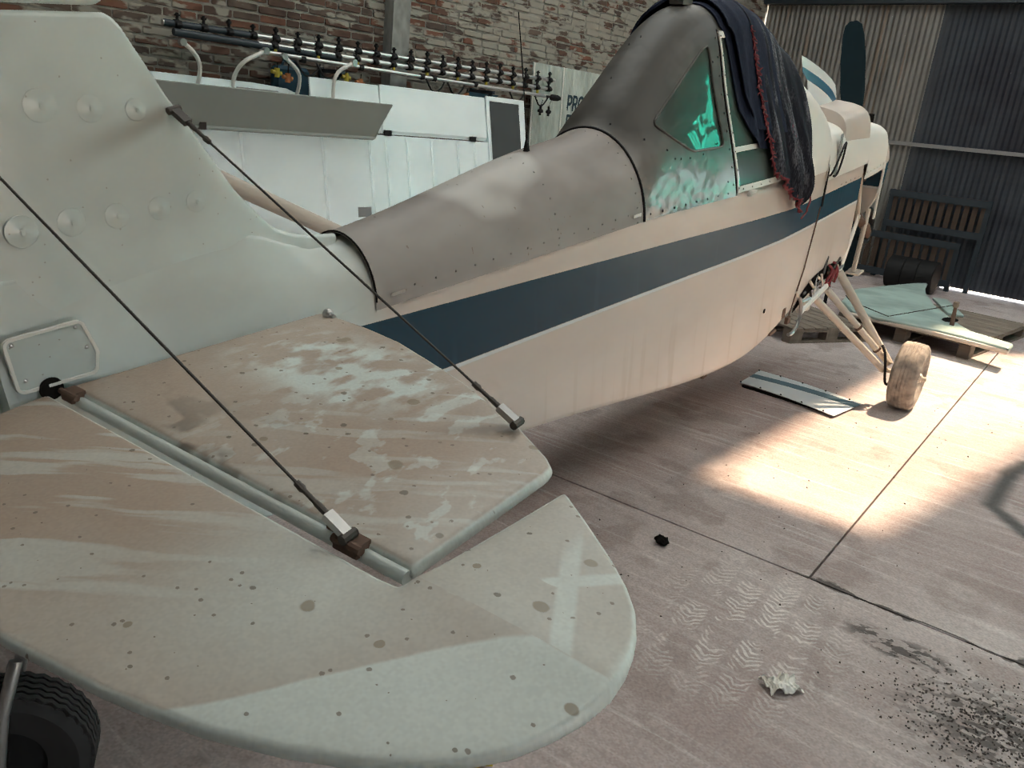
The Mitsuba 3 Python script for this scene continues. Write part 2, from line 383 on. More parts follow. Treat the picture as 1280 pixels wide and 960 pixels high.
mat('mat_bluecan', (0.015, 0.055, 0.085), 0.5)
mat('mat_propeller', (0.005, 0.018, 0.025), 0.6, specular=0.15)
mat('mat_trim_grey', (0.22, 0.22, 0.215), 0.5)
mat('mat_greenwhite', proc(lambda p, n, uv: mix((0.33, 0.43, 0.39), (0.24, 0.31, 0.28), dr.clip(2 * (fbm(p.x * 4, p.y * 4, 0.0, octaves=4) - 0.3), 0, 1))), 0.4)
def f_tyre(p, n, uv):
    a = fbm(p.x * 20, p.y * 20, p.z * 20, octaves=3)
    return mix((0.33, 0.285, 0.24), (0.16, 0.137, 0.118), dr.clip(2.2 * (a - 0.3), 0, 1))
mat('mat_dusty_tyre', proc(f_tyre), 0.9)
def f_wood(p, n, uv):
    a = fbm(p.x * 5, p.y * 5, p.z * 40, octaves=3); b = fbm(p.x * 40, p.y * 4, p.z * 4, octaves=3)
    return mix((0.20, 0.16, 0.125), (0.09, 0.075, 0.06), dr.clip(2 * (a * 0.5 + b * 0.5 - 0.3), 0, 1))
mat('mat_pallet', proc(f_wood), 0.85)
mat('mat_rack_wood', (0.060, 0.040, 0.028), 0.8)
def f_denim(p, n, uv):
    X, Y, Z = local(p)
    t = noise(X * 260, Z * 60, Y * 260); w = fbm(X * 26 + 2, Z * 3.5, Y * 8, octaves=4)
    c = mix((0.010, 0.012, 0.019), (0.155, 0.165, 0.185), dr.clip((t - 0.35) * 0.9 * smoothstep(0.42, 0.62, w) + smoothstep(0.54, 0.75, w) * 0.55, 0, 1))
    r = noise(X * 120 + 9, Z * 24, Y * 90)
    return mix(c, (0.16, 0.03, 0.06), smoothstep(0.80, 0.90, r) * smoothstep(0.45, 0.6, fbm(X * 6, Z * 3, 9.0, octaves=2)) * 0.8)
mat('mat_denim', proc(f_denim), 0.9, sheen=0.3, specular=0.2)
mat('mat_denim_dark', proc(lambda p, n, uv: mix((0.008, 0.012, 0.026), (0.016, 0.022, 0.042), noise(p.x * 200, p.y * 200, p.z * 30))), 0.9, specular=0.2)
def f_sign(p, n, uv):
    a = fbm(p.x * 9, p.z * 3, 0.0, octaves=4)
    return mix((0.46, 0.50, 0.45), (0.30, 0.33, 0.29), dr.clip(2 * (a - 0.3), 0, 1))
mat('mat_sign', proc(f_sign), 0.5)
mat('mat_sign_paint', (0.018, 0.040, 0.055), 0.7)
scene['mat_glass_green'] = {'type': 'blendbsdf', 'weight': 0.30, 'a': {'type': 'thindielectric', 'specular_transmittance': rgb(0.35, 0.62, 0.54)}, 'b': {'type': 'twosided', 'bsdf': {'type': 'roughplastic', 'diffuse_reflectance': rgb(0.22, 0.27, 0.25), 'alpha': 0.05}}}
scene['mat_fibreglass'] = {'type': 'principledthin', 'base_color': rgb(0.200, 0.215, 0.215), 'roughness': 0.6, 'diff_trans': 1.0, 'spec_trans': 0.0, 'eta': 1.5}
scene['mat_fibreglass_bright'] = {**scene['mat_fibreglass'], 'base_color': rgb(0.26, 0.29, 0.30)}  # clearer sheet for the added strip, to throw more light on the wings
scene['mat_pane'] = {'type': 'thindielectric', 'specular_transmittance': rgb(0.36, 0.36, 0.36)}
scene['mat_pane_green'] = {'type': 'thindielectric', 'specular_transmittance': rgb(0.03, 0.90, 0.55)}

# ------------------------------------------------------------------ the setting
WY, WX, ROOF = 6.247, 12.50, 5.4
def sky_hole(x0, x1, y0, y1): return sbox(x0, y0, x1, y1)
# sun strip: where the sun patch on the floor comes from
off = SUN[:2] / SUN[2] * ROOF
patch = Polygon([(3.62, 1.66), (3.72, 0.86), (5.6, 0.62), (8.1, 0.40), (9.2, 0.95), (8.1, 1.78)])
sunhole = affinity.translate(patch, *off)
greenhole = sky_hole(9.6, 12.1, -4.6, -1.8)
strips = [sky_hole(-1.3, 10.5, -1.8, 0.6).difference(sunhole.buffer(0.05)), sky_hole(1.6, 10.4, 2.3, 4.7)]  # unseen translucent roof strips; the second is added to brighten the wings
holes = strips + [sunhole]
roofpoly = sbox(-8, -6.0, WX + 0.15, WY + 0.15)
for h in holes: roofpoly = roofpoly.difference(h)
c = struct('ceiling')
put(c, moved(extrude(roofpoly, 0.04), (0, 0, ROOF)), 'mat_roof')
k = struct('window_1'); put(k, moved(extrude(sunhole, 0.0005), (0, 0, ROOF + 0.02)), 'mat_pane')
for i_, h in enumerate(strips):
    k = struct(f'window_{i_ + 3}'); put(k, moved(cat([extrude(g_, 0.0005) for g_ in getattr(h, 'geoms', [h])]), (0, 0, ROOF + 0.02)), 'mat_fibreglass_bright' if i_ == 1 else 'mat_fibreglass')
GY, GZ = np.arange(-4.15, -2.85, 0.0125), (4.25, 5.08)     # green translucent sheet high in the end wall
vv = np.array([[WX + 0.06 + 0.010 * math.sin(2 * math.pi * y / 0.10), y, z] for y in GY for z in GZ]); ff = []
for i in range(len(GY) - 1): ff += [[2 * i, 2 * i + 2, 2 * i + 3], [2 * i, 2 * i + 3, 2 * i + 1]]
kw2 = k = struct('window_2'); put(k, trimesh.Trimesh(vv, np.array(ff), process=False), 'mat_pane_green', smooth=True)

for y_ in np.arange(-4.09, -2.86, 0.125): part('rib', bx(WX + 0.035, y_, 4.665, 0.02, 0.032, 0.83), 'mat_dark_steel', kw2)  # unseen dark bars added to stripe the green reflection in the side window
# floor slabs in a grid turned with the joints
fl = struct('floor'); put(fl, bx(2.0, 0, -0.08, 21.2, 12.6, 0.10), 'mat_joint')
rot = math.radians(-4.6); P0 = np.array([3.066, 0.885])
e1, e2 = np.array([math.cos(-rot), math.sin(-rot)]), np.array([-math.sin(-rot), math.cos(-rot)])
room = sbox(-8, -6.2, WX + 0.08, WY)
gap = 0.005
def slab(u0, u1, v0, v1):
    q = [P0 + u * e1 + v * e2 for u, v in ((u0 + gap, v0 + gap), (u1 - gap, v0 + gap), (u1 - gap, v1 - gap), (u0 + gap, v1 - gap))]
    g = Polygon(q).intersection(room)
    if g.area < 0.05: return
    m = extrude(g, 0.03)
    part('slab', moved(m, (0, 0, -0.03)), 'mat_floor', fl)
for (u0, u1, cuts) in ((0, 7.2, (-8, -4.1, 0, 8)), (7.2, 14, (-8, -4.1, 0, 8)), (-6.5, 0, (-8, -2.4, 8)), (-14, -6.5, (-8, -2.4, 8))):
    for v0, v1 in zip(cuts, cuts[1:]): slab(u0, u1, v0, v1)
k = struct('ground'); put(k, bx(5, -2, -0.16, 160, 160, 0.04), 'mat_outside')

# brick wall
wb = struct('wall_back'); put(wb, bx(2.2, WY + 0.06, 2.7, 20.8, 0.12, 5.4), 'mat_mortar')
unit = mikit.ply(bevbox(1, 1, 1, 0.08))
PITCH_X, PITCH_Z, BH, BL = 0.262, 0.0695, 0.053, 0.248
seen, rest = [], []
for j in range(int(5.35 / PITCH_Z)):
    z = 0.035 + j * PITCH_Z
    x = -7.9 + (j % 2) * PITCH_X / 2 + rng.uniform(-0.03, 0.03)
    while x < WX - 0.15:
        L = BL * rng.uniform(0.90, 1.04) if rng.random() > 0.12 else BL * 0.47
        d = dict(c=(x + L / 2, z + rng.uniform(-0.004, 0.004)), L=L, h=BH * rng.uniform(0.88, 1.08), pr=rng.uniform(0.004, 0.013), tilt=rng.normal(0, 0.012), tone=int(rng.integers(5)))
        vis = 2.35 < d['c'][0] < 9.6 and 1.72 < z < 2.75 and not 5.05 < d['c'][0] < 5.32
        (seen if vis else rest).append(d)
        x += L + rng.uniform(0.010, 0.018)
seen.sort(key=lambda d: d['c'][0])
def brick_tw(d): return T().translate([d['c'][0], WY - d['pr'] / 2 + 0.01, d['c'][1]]).rotate([0, 1, 0], math.degrees(d['tilt'])).scale([d['L'], d['pr'] + 0.02, d['h']])
for d in seen[:300]: part('brick', unit, f"mat_brick_{d['tone']}", wb, tw=brick_tw(d))
ub = trimesh.creation.box((1, 1, 1))
far = {i: [] for i in range(5)}
for d in seen[300:] + rest:
    m = ub.copy(); m.apply_transform(np.array(brick_tw(d).matrix)); far[d['tone']].append(m)
kk = None
for i in range(5):
    k = wb + '__far_bricks__' + f'{i+1:03d}'
    scene[k] = mikit.ply(cat(far[i]), f'mat_brick_{i}')
labels[wb + '__far_bricks'] = {'kind': 'stuff', 'label': 'smaller distant bricks of the wall'}
part('pillar', bx(5.180, WY - 0.065, 2.7, 0.20, 0.14, 5.4), 'mat_concrete', wb, label='grey concrete pillar in the brick wall')

# corrugated end wall, its right-hand part in a darker sheet colour
def corrugated(y0, y1, z0, z1, x, amp=0.009, pitch=0.076, th=0.0015):
    ys = np.linspace(y0, y1, int((y1 - y0) / pitch * 8) + 1)
    pts = [(y, x + amp * math.sin(2 * math.pi * y / pitch)) for y in ys]
    v = np.array([[xx, y, z] for y, xx in pts for z in (z0, z1)]); f = []
    for i in range(len(pts) - 1): f += [[2 * i, 2 * i + 2, 2 * i + 3], [2 * i, 2 * i + 3, 2 * i + 1]]
    return trimesh.Trimesh(v, f, process=False)
we = struct('wall_end')
part('girt', bx(WX - 0.07, 5.1, 1.86, 0.05, 2.2, 0.05), 'mat_dark_steel', we)
y = WY - 0.02
tt = 0
while y > 4.05:
    part('corrugated_sheet', corrugated(y - 0.86, y, 0.0, 3.66, WX - 0.004 * (tt % 2)), 'mat_galvanized', we, smooth=True); y -= 0.836; tt += 1
EDGE = y
for y0_, y1_, z0_, z1_ in ((-2.85, 6.25, 3.66, 5.42), (-6.2, -4.15, 3.66, 5.42), (-4.15, -2.85, 3.66, 4.25), (-4.15, -2.85, 5.08, 5.42)): part('upper_panel', bx(WX + 0.06, (y0_ + y1_) / 2, (z0_ + z1_) / 2, 0.04, y1_ - y0_, z1_ - z0_), 'mat_dark_steel', we)
dr1 = struct('door_1')
tt = 0
while y > -6.0:
    for z0_, z1_ in (((0.028, 2.42), (3.0, 3.66)) if y < -2.5 and y > -4.0 else ((0.028 if y < 2.9 else 0.0, 3.66),)): part('corrugated_sheet', corrugated(y - 0.86, y, z0_, z1_, WX + 0.02 - 0.004 * (tt % 2)), 'mat_dark_sheet', dr1, smooth=True); y -= 0.836; tt += 1
y_hi = max(v_ for v_ in [EDGE - 0.836 * i for i in range(14)] if v_ < -2.5); y_lo = min(v_ for v_ in [EDGE - 0.836 * i for i in range(14)] if v_ > -4.0) - 0.836
gv = np.array([[WX + 0.02 + 0.009 * math.sin(2 * math.pi * y_ / 0.076), y_, z_] for y_ in np.arange(y_lo, y_hi, 0.0095) for z_ in (2.42, 3.0)])
part('added_translucent_sheet', trimesh.Trimesh(gv, [f_ for i in range(len(gv) // 2 - 1) for f_ in ([2 * i, 2 * i + 2, 2 * i + 3], [2 * i, 2 * i + 3, 2 * i + 1])], process=False), 'mat_pane_green', dr1, smooth=True, label='added green translucent sheet, out of view')  # unseen sheet added for a second green reflection on the fairing
part('rail', bx(WX - 0.05, -0.8, 1.86, 0.05, 9.6, 0.05), 'mat_trim_grey', dr1)
k = struct('trim_1'); put(k, cat([bx(WX - 0.10, 0.1, 3.72, 0.14, 12.3, 0.14), bx(WX - 0.18, 0.1, 3.80, 0.03, 12.3, 0.025)]), 'mat_dark_steel')
# the other two walls behind the photographer: closed end, and the front with its wide open doorway
k = struct('wall_rear'); put(k, bx(-8.0, 0, 2.7, 0.1, 12.4, 5.4), 'mat_roof')
k = struct('wall_front'); put(k, cat([bx(7.55, -6.05, 2.7, 10.0, 0.1, 5.4), bx(-3.5, -6.05, 2.7, 9.0, 0.1, 5.4), bx(1.8, -6.05, 3.75, 1.5, 0.1, 3.3)]), 'mat_roof')

# ------------------------------------------------------------------ the airplane
plane = thing('airplane', 'cream crop duster airplane without wings, blue stripe along its side, dusty tail nearest', 'airplane')
def ap(name, mesh, m, parent=None, smooth=False, **kw):
    return part(name, mesh, m, parent or plane, smooth=smooth, tw=A_TW, **kw)
def pchip(x, y):
    from scipy.interpolate import PchipInterpolator
    return PchipInterpolator(x, y)
Wd = pchip([-0.2, 0, 0.7, 1.63, 2.6, 3.4, 3.8, 4.3, 5.2, 5.9, 6.3], [0.045, 0.06, 0.131, 0.223, 0.32, 0.40, 0.425, 0.43, 0.43, 0.40, 0.37])
ZL = pchip([-0.2, 0, 1.63, 3.40, 3.63, 3.90, 4.05, 4.38, 4.79, 5.09, 5.18], [-0.48, -0.505, -0.712, -0.935, -0.915, -0.865, -0.835, -0.765, -0.745, -0.720, -0.66])
ZT = pchip([-0.2, 0.3, 0.89, 1.84, 2.27, 2.40, 2.55, 2.70, 2.85, 3.0, 3.1, 3.35, 3.6, 3.8, 4.0, 4.2, 4.35], [0.13, 0.15, 0.182, 0.317, 0.362, 0.472, 0.592, 0.702, 0.79, 0.842, 0.855, 0.862, 0.82, 0.74, 0.60, 0.42, 0.27])
# cross-section profiles as fractions of half width and height, from the side's foot to the ridge
_t = np.linspace(0, 1, 25)
def by_arc(q):
    q = np.asarray(q, float); s = np.r_[0, np.cumsum(np.linalg.norm(np.diff(q, axis=0), axis=1))]; s /= s[-1]
    from scipy.interpolate import PchipInterpolator as Pc
    return np.c_[Pc(s, q[:, 0])(_t), Pc(s, q[:, 1])(_t)]
ELL = by_arc([(math.cos(a), math.sin(a)) for a in np.linspace(0, np.pi / 2, 30)])
UU = by_arc([(1, 0), (0.975, 0.075), (0.90, 0.204), (0.80, 0.35), (0.707, 0.474), (0.60, 0.636), (0.53, 0.757), (0.454, 0.868), (0.37, 0.93), (0.25, 0.975), (0.12, 0.997), (0, 1)])
DK = by_arc([(1, 0), (1.0, 0.25), (0.985, 0.5), (0.93, 0.75), (0.80, 0.9), (0.55, 0.975), (0.25, 1.0), (0, 1)])
def half_profile(X, z0=0.0, grow=0.0):
    """Starboard half section (y, z) from the side's foot to the ridge at station X."""
    s = float(np.clip((X - 2.27) / 0.60, 0, 1)); s = s * s * (3 - 2 * s)
    s2 = float(np.clip((X - 3.7) / 0.6, 0, 1)); s2 = s2 * s2 * (3 - 2 * s2)
    q = ELL * (1 - s) + UU * s
    q = q * (1 - s2) + DK * s2
    w, zt = float(Wd(X)), float(ZT(X))
    q = np.c_[q[:, 0] * w, q[:, 1] * (zt - z0) + z0]
    if grow:
        d = np.gradient(q, axis=0); nn = np.c_[d[:, 1], -d[:, 0]]; nn /= np.linalg.norm(nn, axis=1, keepdims=True)
        q = q + nn * grow
    return q
def both(q): return np.vstack([q, (q * [-1, 1])[::-1][1:]])

# fuselage: flat fabric sides down to the lower longerons, rounded spine
secs = []
for X in np.r_[np.linspace(-0.12, 0.9, 14), np.linspace(1.0, 3.3, 24), np.linspace(3.4, 5.18, 30)]:
    w, zl = float(Wd(X)), float(ZL(X))
    top = both(np.c_[ELL[:, 0] * w, ELL[:, 1] * (min(float(ZT(X)), 0.34) - 0.012)] if X < 3.3 else half_profile(X, -0.0) * [1, min(1, 0.34 / float(ZT(X)))])
    if X < 0.90:      # aft of the turtledeck the fabric sweeps straight up into the fin
        zr = min(0.27, float(np.interp(X, [-0.2, 0.50, 0.60, 0.70, 0.80, 0.90], [0.27, 0.27, 0.24, 0.195, 0.180, 0.172])))
        tq = np.linspace(0, 1, 25); hq = np.c_[w * (1 - tq) ** 1.25 + 0.018 * tq, -0.02 + (zr + 0.02) * tq ** 0.95]; hq[-1, 0] = 0
        bl_ = float(np.clip((X - 0.62) / 0.26, 0, 1)); bl_ = bl_ * bl_ * (3 - 2 * bl_)
        top = top * bl_ + both(hq) * (1 - bl_)
    top[:, 1] = top[:, 1] - 0.006
    side = [(-w, -0.15), (-w, -0.30), (-w, zl * 0.6 - 0.12), (-w - 0.004, zl + 0.03), (-w * 0.985, zl + 0.006), (-w * 0.94, zl), (0, zl - 0.008)]
    ring = [(y, z) for y, z in top] + side + [(-y, z) for y, z in side[::-1][1:]]
    secs.append([(X, y, z) for y, z in ring])
fus = ap('fuselage', loft(secs, caps=True), 'mat_fuselage', smooth=35)

# sheet-metal turtledeck, aft end curving forward on the top
def strip(x0, x1, n, grow, zfoot, lean=0.0):
    g = []
    for X in np.linspace(x0, x1, n):
        q = half_profile(X, 0.0, grow)
        q = np.vstack([[q[0, 0], zfoot(X)], q[1:]]); q = both(q)
        g.append([(X, y, z) for y, z in q])
    return np.array(g)
deck = ap('turtledeck', sheet(strip(0.866, 2.276, 30, 0.006, lambda X: -0.026 + 0.034 * (X - 0.866)), 0.003), 'mat_deck', smooth=40, label='dusty grey-brown metal turtledeck with rows of rivets')
q = both(half_profile(2.272, 0.0, 0.010)); q[0, 1] = q[-1, 1] = 0.022
ap('seam_bead', tube([(2.272 + 0.003, y, z) for y, z in q], 0.006, 6), 'mat_black', deck, smooth=True, label='dark rubber seam')
q = both(half_profile(0.868, 0.0, 0.008))
ap('seam_bead', tube([(0.868, y, z) for y, z in q], 0.003, 6), 'mat_gap', deck, smooth=True)

# tall fairing behind the cockpit, with a window let into each side
WIN = [(2.473, 0.404), (2.527, 0.436), (2.703, 0.543), (2.865, 0.646), (2.925, 0.679), (2.952, 0.688), (2.962, 0.669), (2.967, 0.561), (2.979, 0.408), (2.986, 0.275), (2.974, 0.259), (2.939, 0.257), (2.826, 0.257), (2.727, 0.259), (2.687, 0.270), (2.558, 0.330), (2.461, 0.383)]
WINP = Polygon(WIN).buffer(-0.012).buffer(0.012)
def fairing_grid(x0, x1, n, grow, k=61):
    g = []
    for X in np.linspace(x0, x1, n):
        q = both(half_profile(X, 0.0, grow)); q[0, 1] = q[-1, 1] = 0.026
        s = np.r_[0, np.cumsum(np.linalg.norm(np.diff(q, axis=0), axis=1))]; u = np.linspace(0, s[-1], k)
        g.append(np.c_[np.full(k, X), np.interp(u, s, q[:, 0]), np.interp(u, s, q[:, 1])])
    return np.array(g)
from shapely import contains_xy
def cut(m, keep_inside=False, poly=None):
    c = m.triangles_center; ins = contains_xy(poly or WINP, c[:, 0], c[:, 2]) & (c[:, 1] > 0)
    m = trimesh.Trimesh(m.vertices, m.faces[ins if keep_inside else ~ins], process=False); m.remove_unreferenced_vertices(); return m
hg = fairing_grid(2.277, 3.055, 110, 0.008, 241)
low = np.clip((0.28 - hg[..., 2]) / 0.2, 0, 1); dent = (meshkit.fbm(hg * [7, 3, 9], 3, 8) - 0.5) * 0.016 + (meshkit.noise(hg * [26, 10, 18], 9) - 0.5) * 0.0022
hg[..., 1] += np.sign(hg[..., 1]) * dent * low * np.clip((2.99 - hg[..., 0]) / 0.1, 0, 1) * np.clip((hg[..., 0] - 2.28) / 0.06, 0, 1)
hump_s = sheet(hg, 0.003)
hump = ap('cockpit_fairing', cut(hump_s), 'mat_hump', smooth=40, label='grey-brown humped fairing behind the cockpit')
def on_side(x, z, grow=0.008, side=1):
    q = half_profile(x, 0.0, grow); return np.array([x, side * np.interp(z, q[:, 1], q[:, 0]), z])
def on_outline(poly, grow, n=90, side=1):
    e = poly.exterior; return np.array([on_side(*[(a.x, a.y) for a in [e.interpolate(t, normalized=True)]][0], grow, side) for t in np.linspace(0, 1, n)])
wg = fairing_grid(2.277, 3.055, 110, 0.004, 241); wg[..., 1] += (meshkit.noise(wg * [5, 3, 5], 4) - 0.5) * 0.010
ap('side_window', cut(sheet(wg, 0.0015), True), 'mat_glass_green', smooth=True, label='green tinted triangular side window')
ap('window_rim', tube(on_outline(WINP, 0.010, 90, 1), 0.006, 6, caps=False), 'mat_hump', hump, smooth=True)
# door frame and door windows
def frame_strip(path, w, th, grow=0.014):
    """flat moulding following a path of (x, z) on the side."""
    c = np.array([on_side(x, z, grow) for x, z in path])
    return tube(c, w, 4, sy=th / w)
XD = 3.065
door = holder('cockpit_door', plane, 'cockpit door with metal framed windows half under the blanket')
zz = np.linspace(0.045, 0.745, 16)
def pane(x0, x1, z0, z1, grow, n=14):
    g = np.array([[on_side(x, z, grow) for z in np.linspace(z0, z1, n)] for x in np.linspace(x0, x1, 10)])
    return sheet(g, 0.002)
ap('door_window', pane(3.07, 3.62, 0.24, 0.74, 0.003), 'mat_glass_green', door, smooth=True, label='green tinted upper door window')
ap('door_window', pane(3.07, 3.55, 0.06, 0.225, 0.003), 'mat_glass_green', door, smooth=True, label='green tinted lower door window')
def bar(x0, z0, x1, z1, half, th=0.006, grow=0.011, n=10):
    """a flat metal bar on the side from (x0, z0) to (x1, z1), half wide."""
    d = np.array([x1 - x0, z1 - z0]); d /= np.linalg.norm(d); nn = np.array([-d[1], d[0]]) * half
    g = []
    for t in np.linspace(0, 1, n):
        x, z = x0 + (x1 - x0) * t, z0 + (z1 - z0) * t
        g.append([on_side(x + nn[0] * s, z + nn[1] * s, grow) for s in (-1, 1)])
    return sheet(np.array(g), th)
ap('door_frame', bar(3.078, 0.045, 3.078, 0.745, 0.008), 'mat_white', door, smooth=30, label='pale riveted door frame')
ap('door_frame', bar(3.07, 0.052, 3.56, 0.052, 0.014), 'mat_white', door, smooth=30)
ap('door_frame', bar(3.07, 0.233, 3.60, 0.233, 0.012), 'mat_white', door, smooth=30)
ap('door_frame', bar(3.07, 0.735, 3.60, 0.735, 0.014), 'mat_white', door, smooth=30)
ap('door_gap', bar(3.062, 0.025, 3.062, 0.755, 0.005, 0.004, 0.009), 'mat_gap', door, smooth=30)
ap('door_latch', cat([bx(3.20, 0.402, 0.030, 0.07, 0.02, 0.012), bx(3.17, 0.402, 0.022, 0.02, 0.02, 0.02)]), 'mat_white', door)
# cockpit inside: dark floor pan and bulkhead, seat back with a pale ribbed cover
ap('seat', cat([bx(2.95, 0, 0.08, 0.05, 0.40, 0.30), bx(3.1, 0, -0.05, 0.35, 0.40, 0.06)]), 'mat_black')
ap('bulkhead', bx(3.75, 0, 0.15, 0.03, 0.55, 0.5), 'mat_black')
# windshield and cabin top ahead of the fairing (lies under the blanket)
ap('canopy',sheet(np.array([[(X, y, z) for y, z in both(half_profile(X, 0.0, 0.004))] for X in np.linspace(3.62, 4.34, 16)]), 0.003), 'mat_white', smooth=40)
roof_ = []
for X in np.linspace(3.055, 3.64, 12):
    q = both(half_profile(X, 0.0, 0.006)); zmin = 0.745
    q = half_profile(X, 0.0, 0.006); ys = [float(np.interp(z, q[:, 1], q[:, 0])) for z in np.linspace(min(zmin, float(ZT(X)) - 0.05), float(ZT(X)) - 0.002, 10)]
    z_ = np.linspace(min(zmin, float(ZT(X)) - 0.05), float(ZT(X)) - 0.002, 10)
    roof_.append([(X, a, b) for a, b in zip(ys, z_)] + [(X, 0, float(ZT(X)) + 0.006)] + [(X, -a, b) for a, b in zip(ys[::-1], z_[::-1])])
ap('cabin_roof', sheet(np.array(roof_), 0.003), 'mat_hump', smooth=40)
ap('roof_vent', cat([bx(3.02, 0, 0.885, 0.10, 0.07, 0.06)]), 'mat_hump')
ap('aerial_wire', tube([(3.02, 0, 0.905), (2.6, -0.5, 0.93)], 0.003, 6), 'mat_white')

# front deck, cowling and nose bowl
def ring_deck(X, w, zt, zb):
    q = DK * [w, zt - zb] + [0, zb]
    return [(X, y, z) for y, z in both(q)]
CWT = pchip([4.3, 5.3, 5.9, 6.2, 6.36], [0.27, 0.215, 0.145, 0.085, 0.0])
CWW = pchip([4.3, 5.2, 5.8, 6.1, 6.28, 6.36], [0.436, 0.436, 0.415, 0.385, 0.33, 0.27])
XS = np.r_[np.linspace(4.30, 5.22, 12)]
ap('hopper_deck', sheet(np.array([ring_deck(X, float(CWW(X)) + 0.004, float(CWT(X)), -0.06) for X in XS]), 0.003), 'mat_white', smooth=40)
XS = np.linspace(5.225, 5.83, 8)
cowl = ap('engine_cowling', sheet(np.array([ring_deck(X, float(CWW(X)) + 0.004, float(CWT(X)), -0.15) for X in XS]), 0.003), 'mat_white', smooth=40, label='white engine cowling with its side panel off')
nose = []
for X in np.linspace(5.80, 6.36, 12):
    w, zt = float(CWW(X)), float(CWT(X)); zb = -0.62 + 0.36 * max(0, (X - 5.9) / 0.46) ** 1.6
    zc, hh = (zt + zb) / 2, (zt - zb) / 2
    a = np.linspace(-np.pi, np.pi, 49)
    sgn = lambda v, e: np.sign(v) * np.abs(v) ** e
    nose.append(np.c_[np.full(49, X), w * sgn(np.cos(a), 0.7), zc + hh * sgn(np.sin(a), 0.75)][:-1])
ap('nose_bowl', loft(nose, caps=True), 'mat_fuselage', cowl, smooth=40, label='rounded white nose bowl')
ap('cowling_trim', sheet(np.array([[(X, s * (float(CWW(X)) + 0.007), z) for z in (-0.165, -0.135)] for X in np.linspace(5.20, 5.83, 6) for s in (1,)]), 0.004), 'mat_white', cowl)
ap('cowling_post', bx(5.80, 0.425, -0.33, 0.03, 0.012, 0.42), 'mat_white', cowl)
ap('air_scoop', cat([bx(6.05, 0.10, 0.135, 0.22, 0.20, 0.08)]), 'mat_gap', cowl)
ap('grey_band', sheet(np.array([[(X, (float(CWW(X)) + 0.008), z) for z in np.linspace(-0.05, 0.20, 4)] for X in (4.43, 4.48)]), 0.002), 'mat_trim_grey')
ap('panel_seam', tube([(4.300, 0.436, -0.21), (4.19, 0.436, -0.571), (4.05, 0.434, -0.84)], 0.004, 5), 'mat_rust')
ap('panel_seam', tube([(4.33, 0.10, 0.275), (4.33, 0.33, 0.235), (4.32, 0.42, 0.13), (4.31, 0.442, 0.0), (4.30, 0.442, -0.21)], 0.006, 6), 'mat_black')
ap('cable_loop', tube(spline([(4.33, 0.447, -0.03), (4.45, 0.46, 0.10), (4.55, 0.45, 0.14), (4.50, 0.455, 0.02), (4.40, 0.45, -0.04)], 24), 0.006, 6), 'mat_black', smooth=True)
# engine and mount seen through the missing panels
eng = holder('engine', plane)
ap('crankcase', moved(bevbox(0.62, 0.30, 0.34, 0.05), (5.75, 0, -0.20)), 'mat_fitting', eng)
for i in range(3):
    for s in (1, -1):
        ap('cylinder', cat([cyl((5.48 + 0.2 * i, s * 0.13, -0.2), (5.48 + 0.2 * i, s * 0.34, -0.2), 0.055, 12)] + [cyl((5.48 + 0.2 * i, s * (0.16 + 0.022 * j), -0.2), (5.48 + 0.2 * i, s * (0.168 + 0.022 * j), -0.2), 0.075, 14) for j in range(8)]), 'mat_fitting', eng)
ap('firewall', bx(5.20, 0, -0.30, 0.012, 0.82, 0.70), 'mat_gap', eng)
for a, b in (((5.20, 0.38, -0.10), (5.75, 0.22, -0.38)), ((5.20, 0.38, -0.60), (5.75, 0.22, -0.38)), ((5.20, 0.38, -0.62), (5.72, 0.20, -0.08)), ((5.20, -0.38, -0.60), (5.75, -0.22, -0.38)), ((5.20, -0.38, -0.1), (5.75, -0.22, -0.38)), ((5.26, 0.40, -0.12), (5.42, 0.40, -0.50))):
    ap('mount_tube', cyl(a, b, 0.016, 10), 'mat_strut', eng, smooth=40)
ap('exhaust', tube(spline([(5.55, 0.30, -0.40), (5.62, 0.36, -0.52), (5.78, 0.38, -0.60), (5.95, 0.36, -0.72)], 14), 0.035, 12), 'mat_rust', eng, smooth=40)
ap('air_duct', tube(spline([(5.88, 0.36, -0.50), (6.00, 0.37, -0.62), (5.92, 0.37, -0.74), (5.80, 0.36, -0.70)], 16), 0.028, 10), 'mat_black', eng, smooth=40)
ap('lower_fairing', extrude(Polygon([(0, 0), (0.10, 0.02), (0.34, 0.40), (0.26, 0.42), (0.12, 0.24)]), 0.006).apply_transform(trimesh.transformations.rotation_matrix(np.pi / 2, [1, 0, 0])).apply_translation((5.12, 0.41, -0.86)), 'mat_white', label='loose white fairing strip hanging below the engine')
ap('lower_fairing', cat([cyl((5.70, 0.40, -0.45), (5.62, 0.40, -0.92), 0.018, 8), bx(5.66, 0.40, -0.93, 0.16, 0.10, 0.012)]), 'mat_strut', smooth=40)

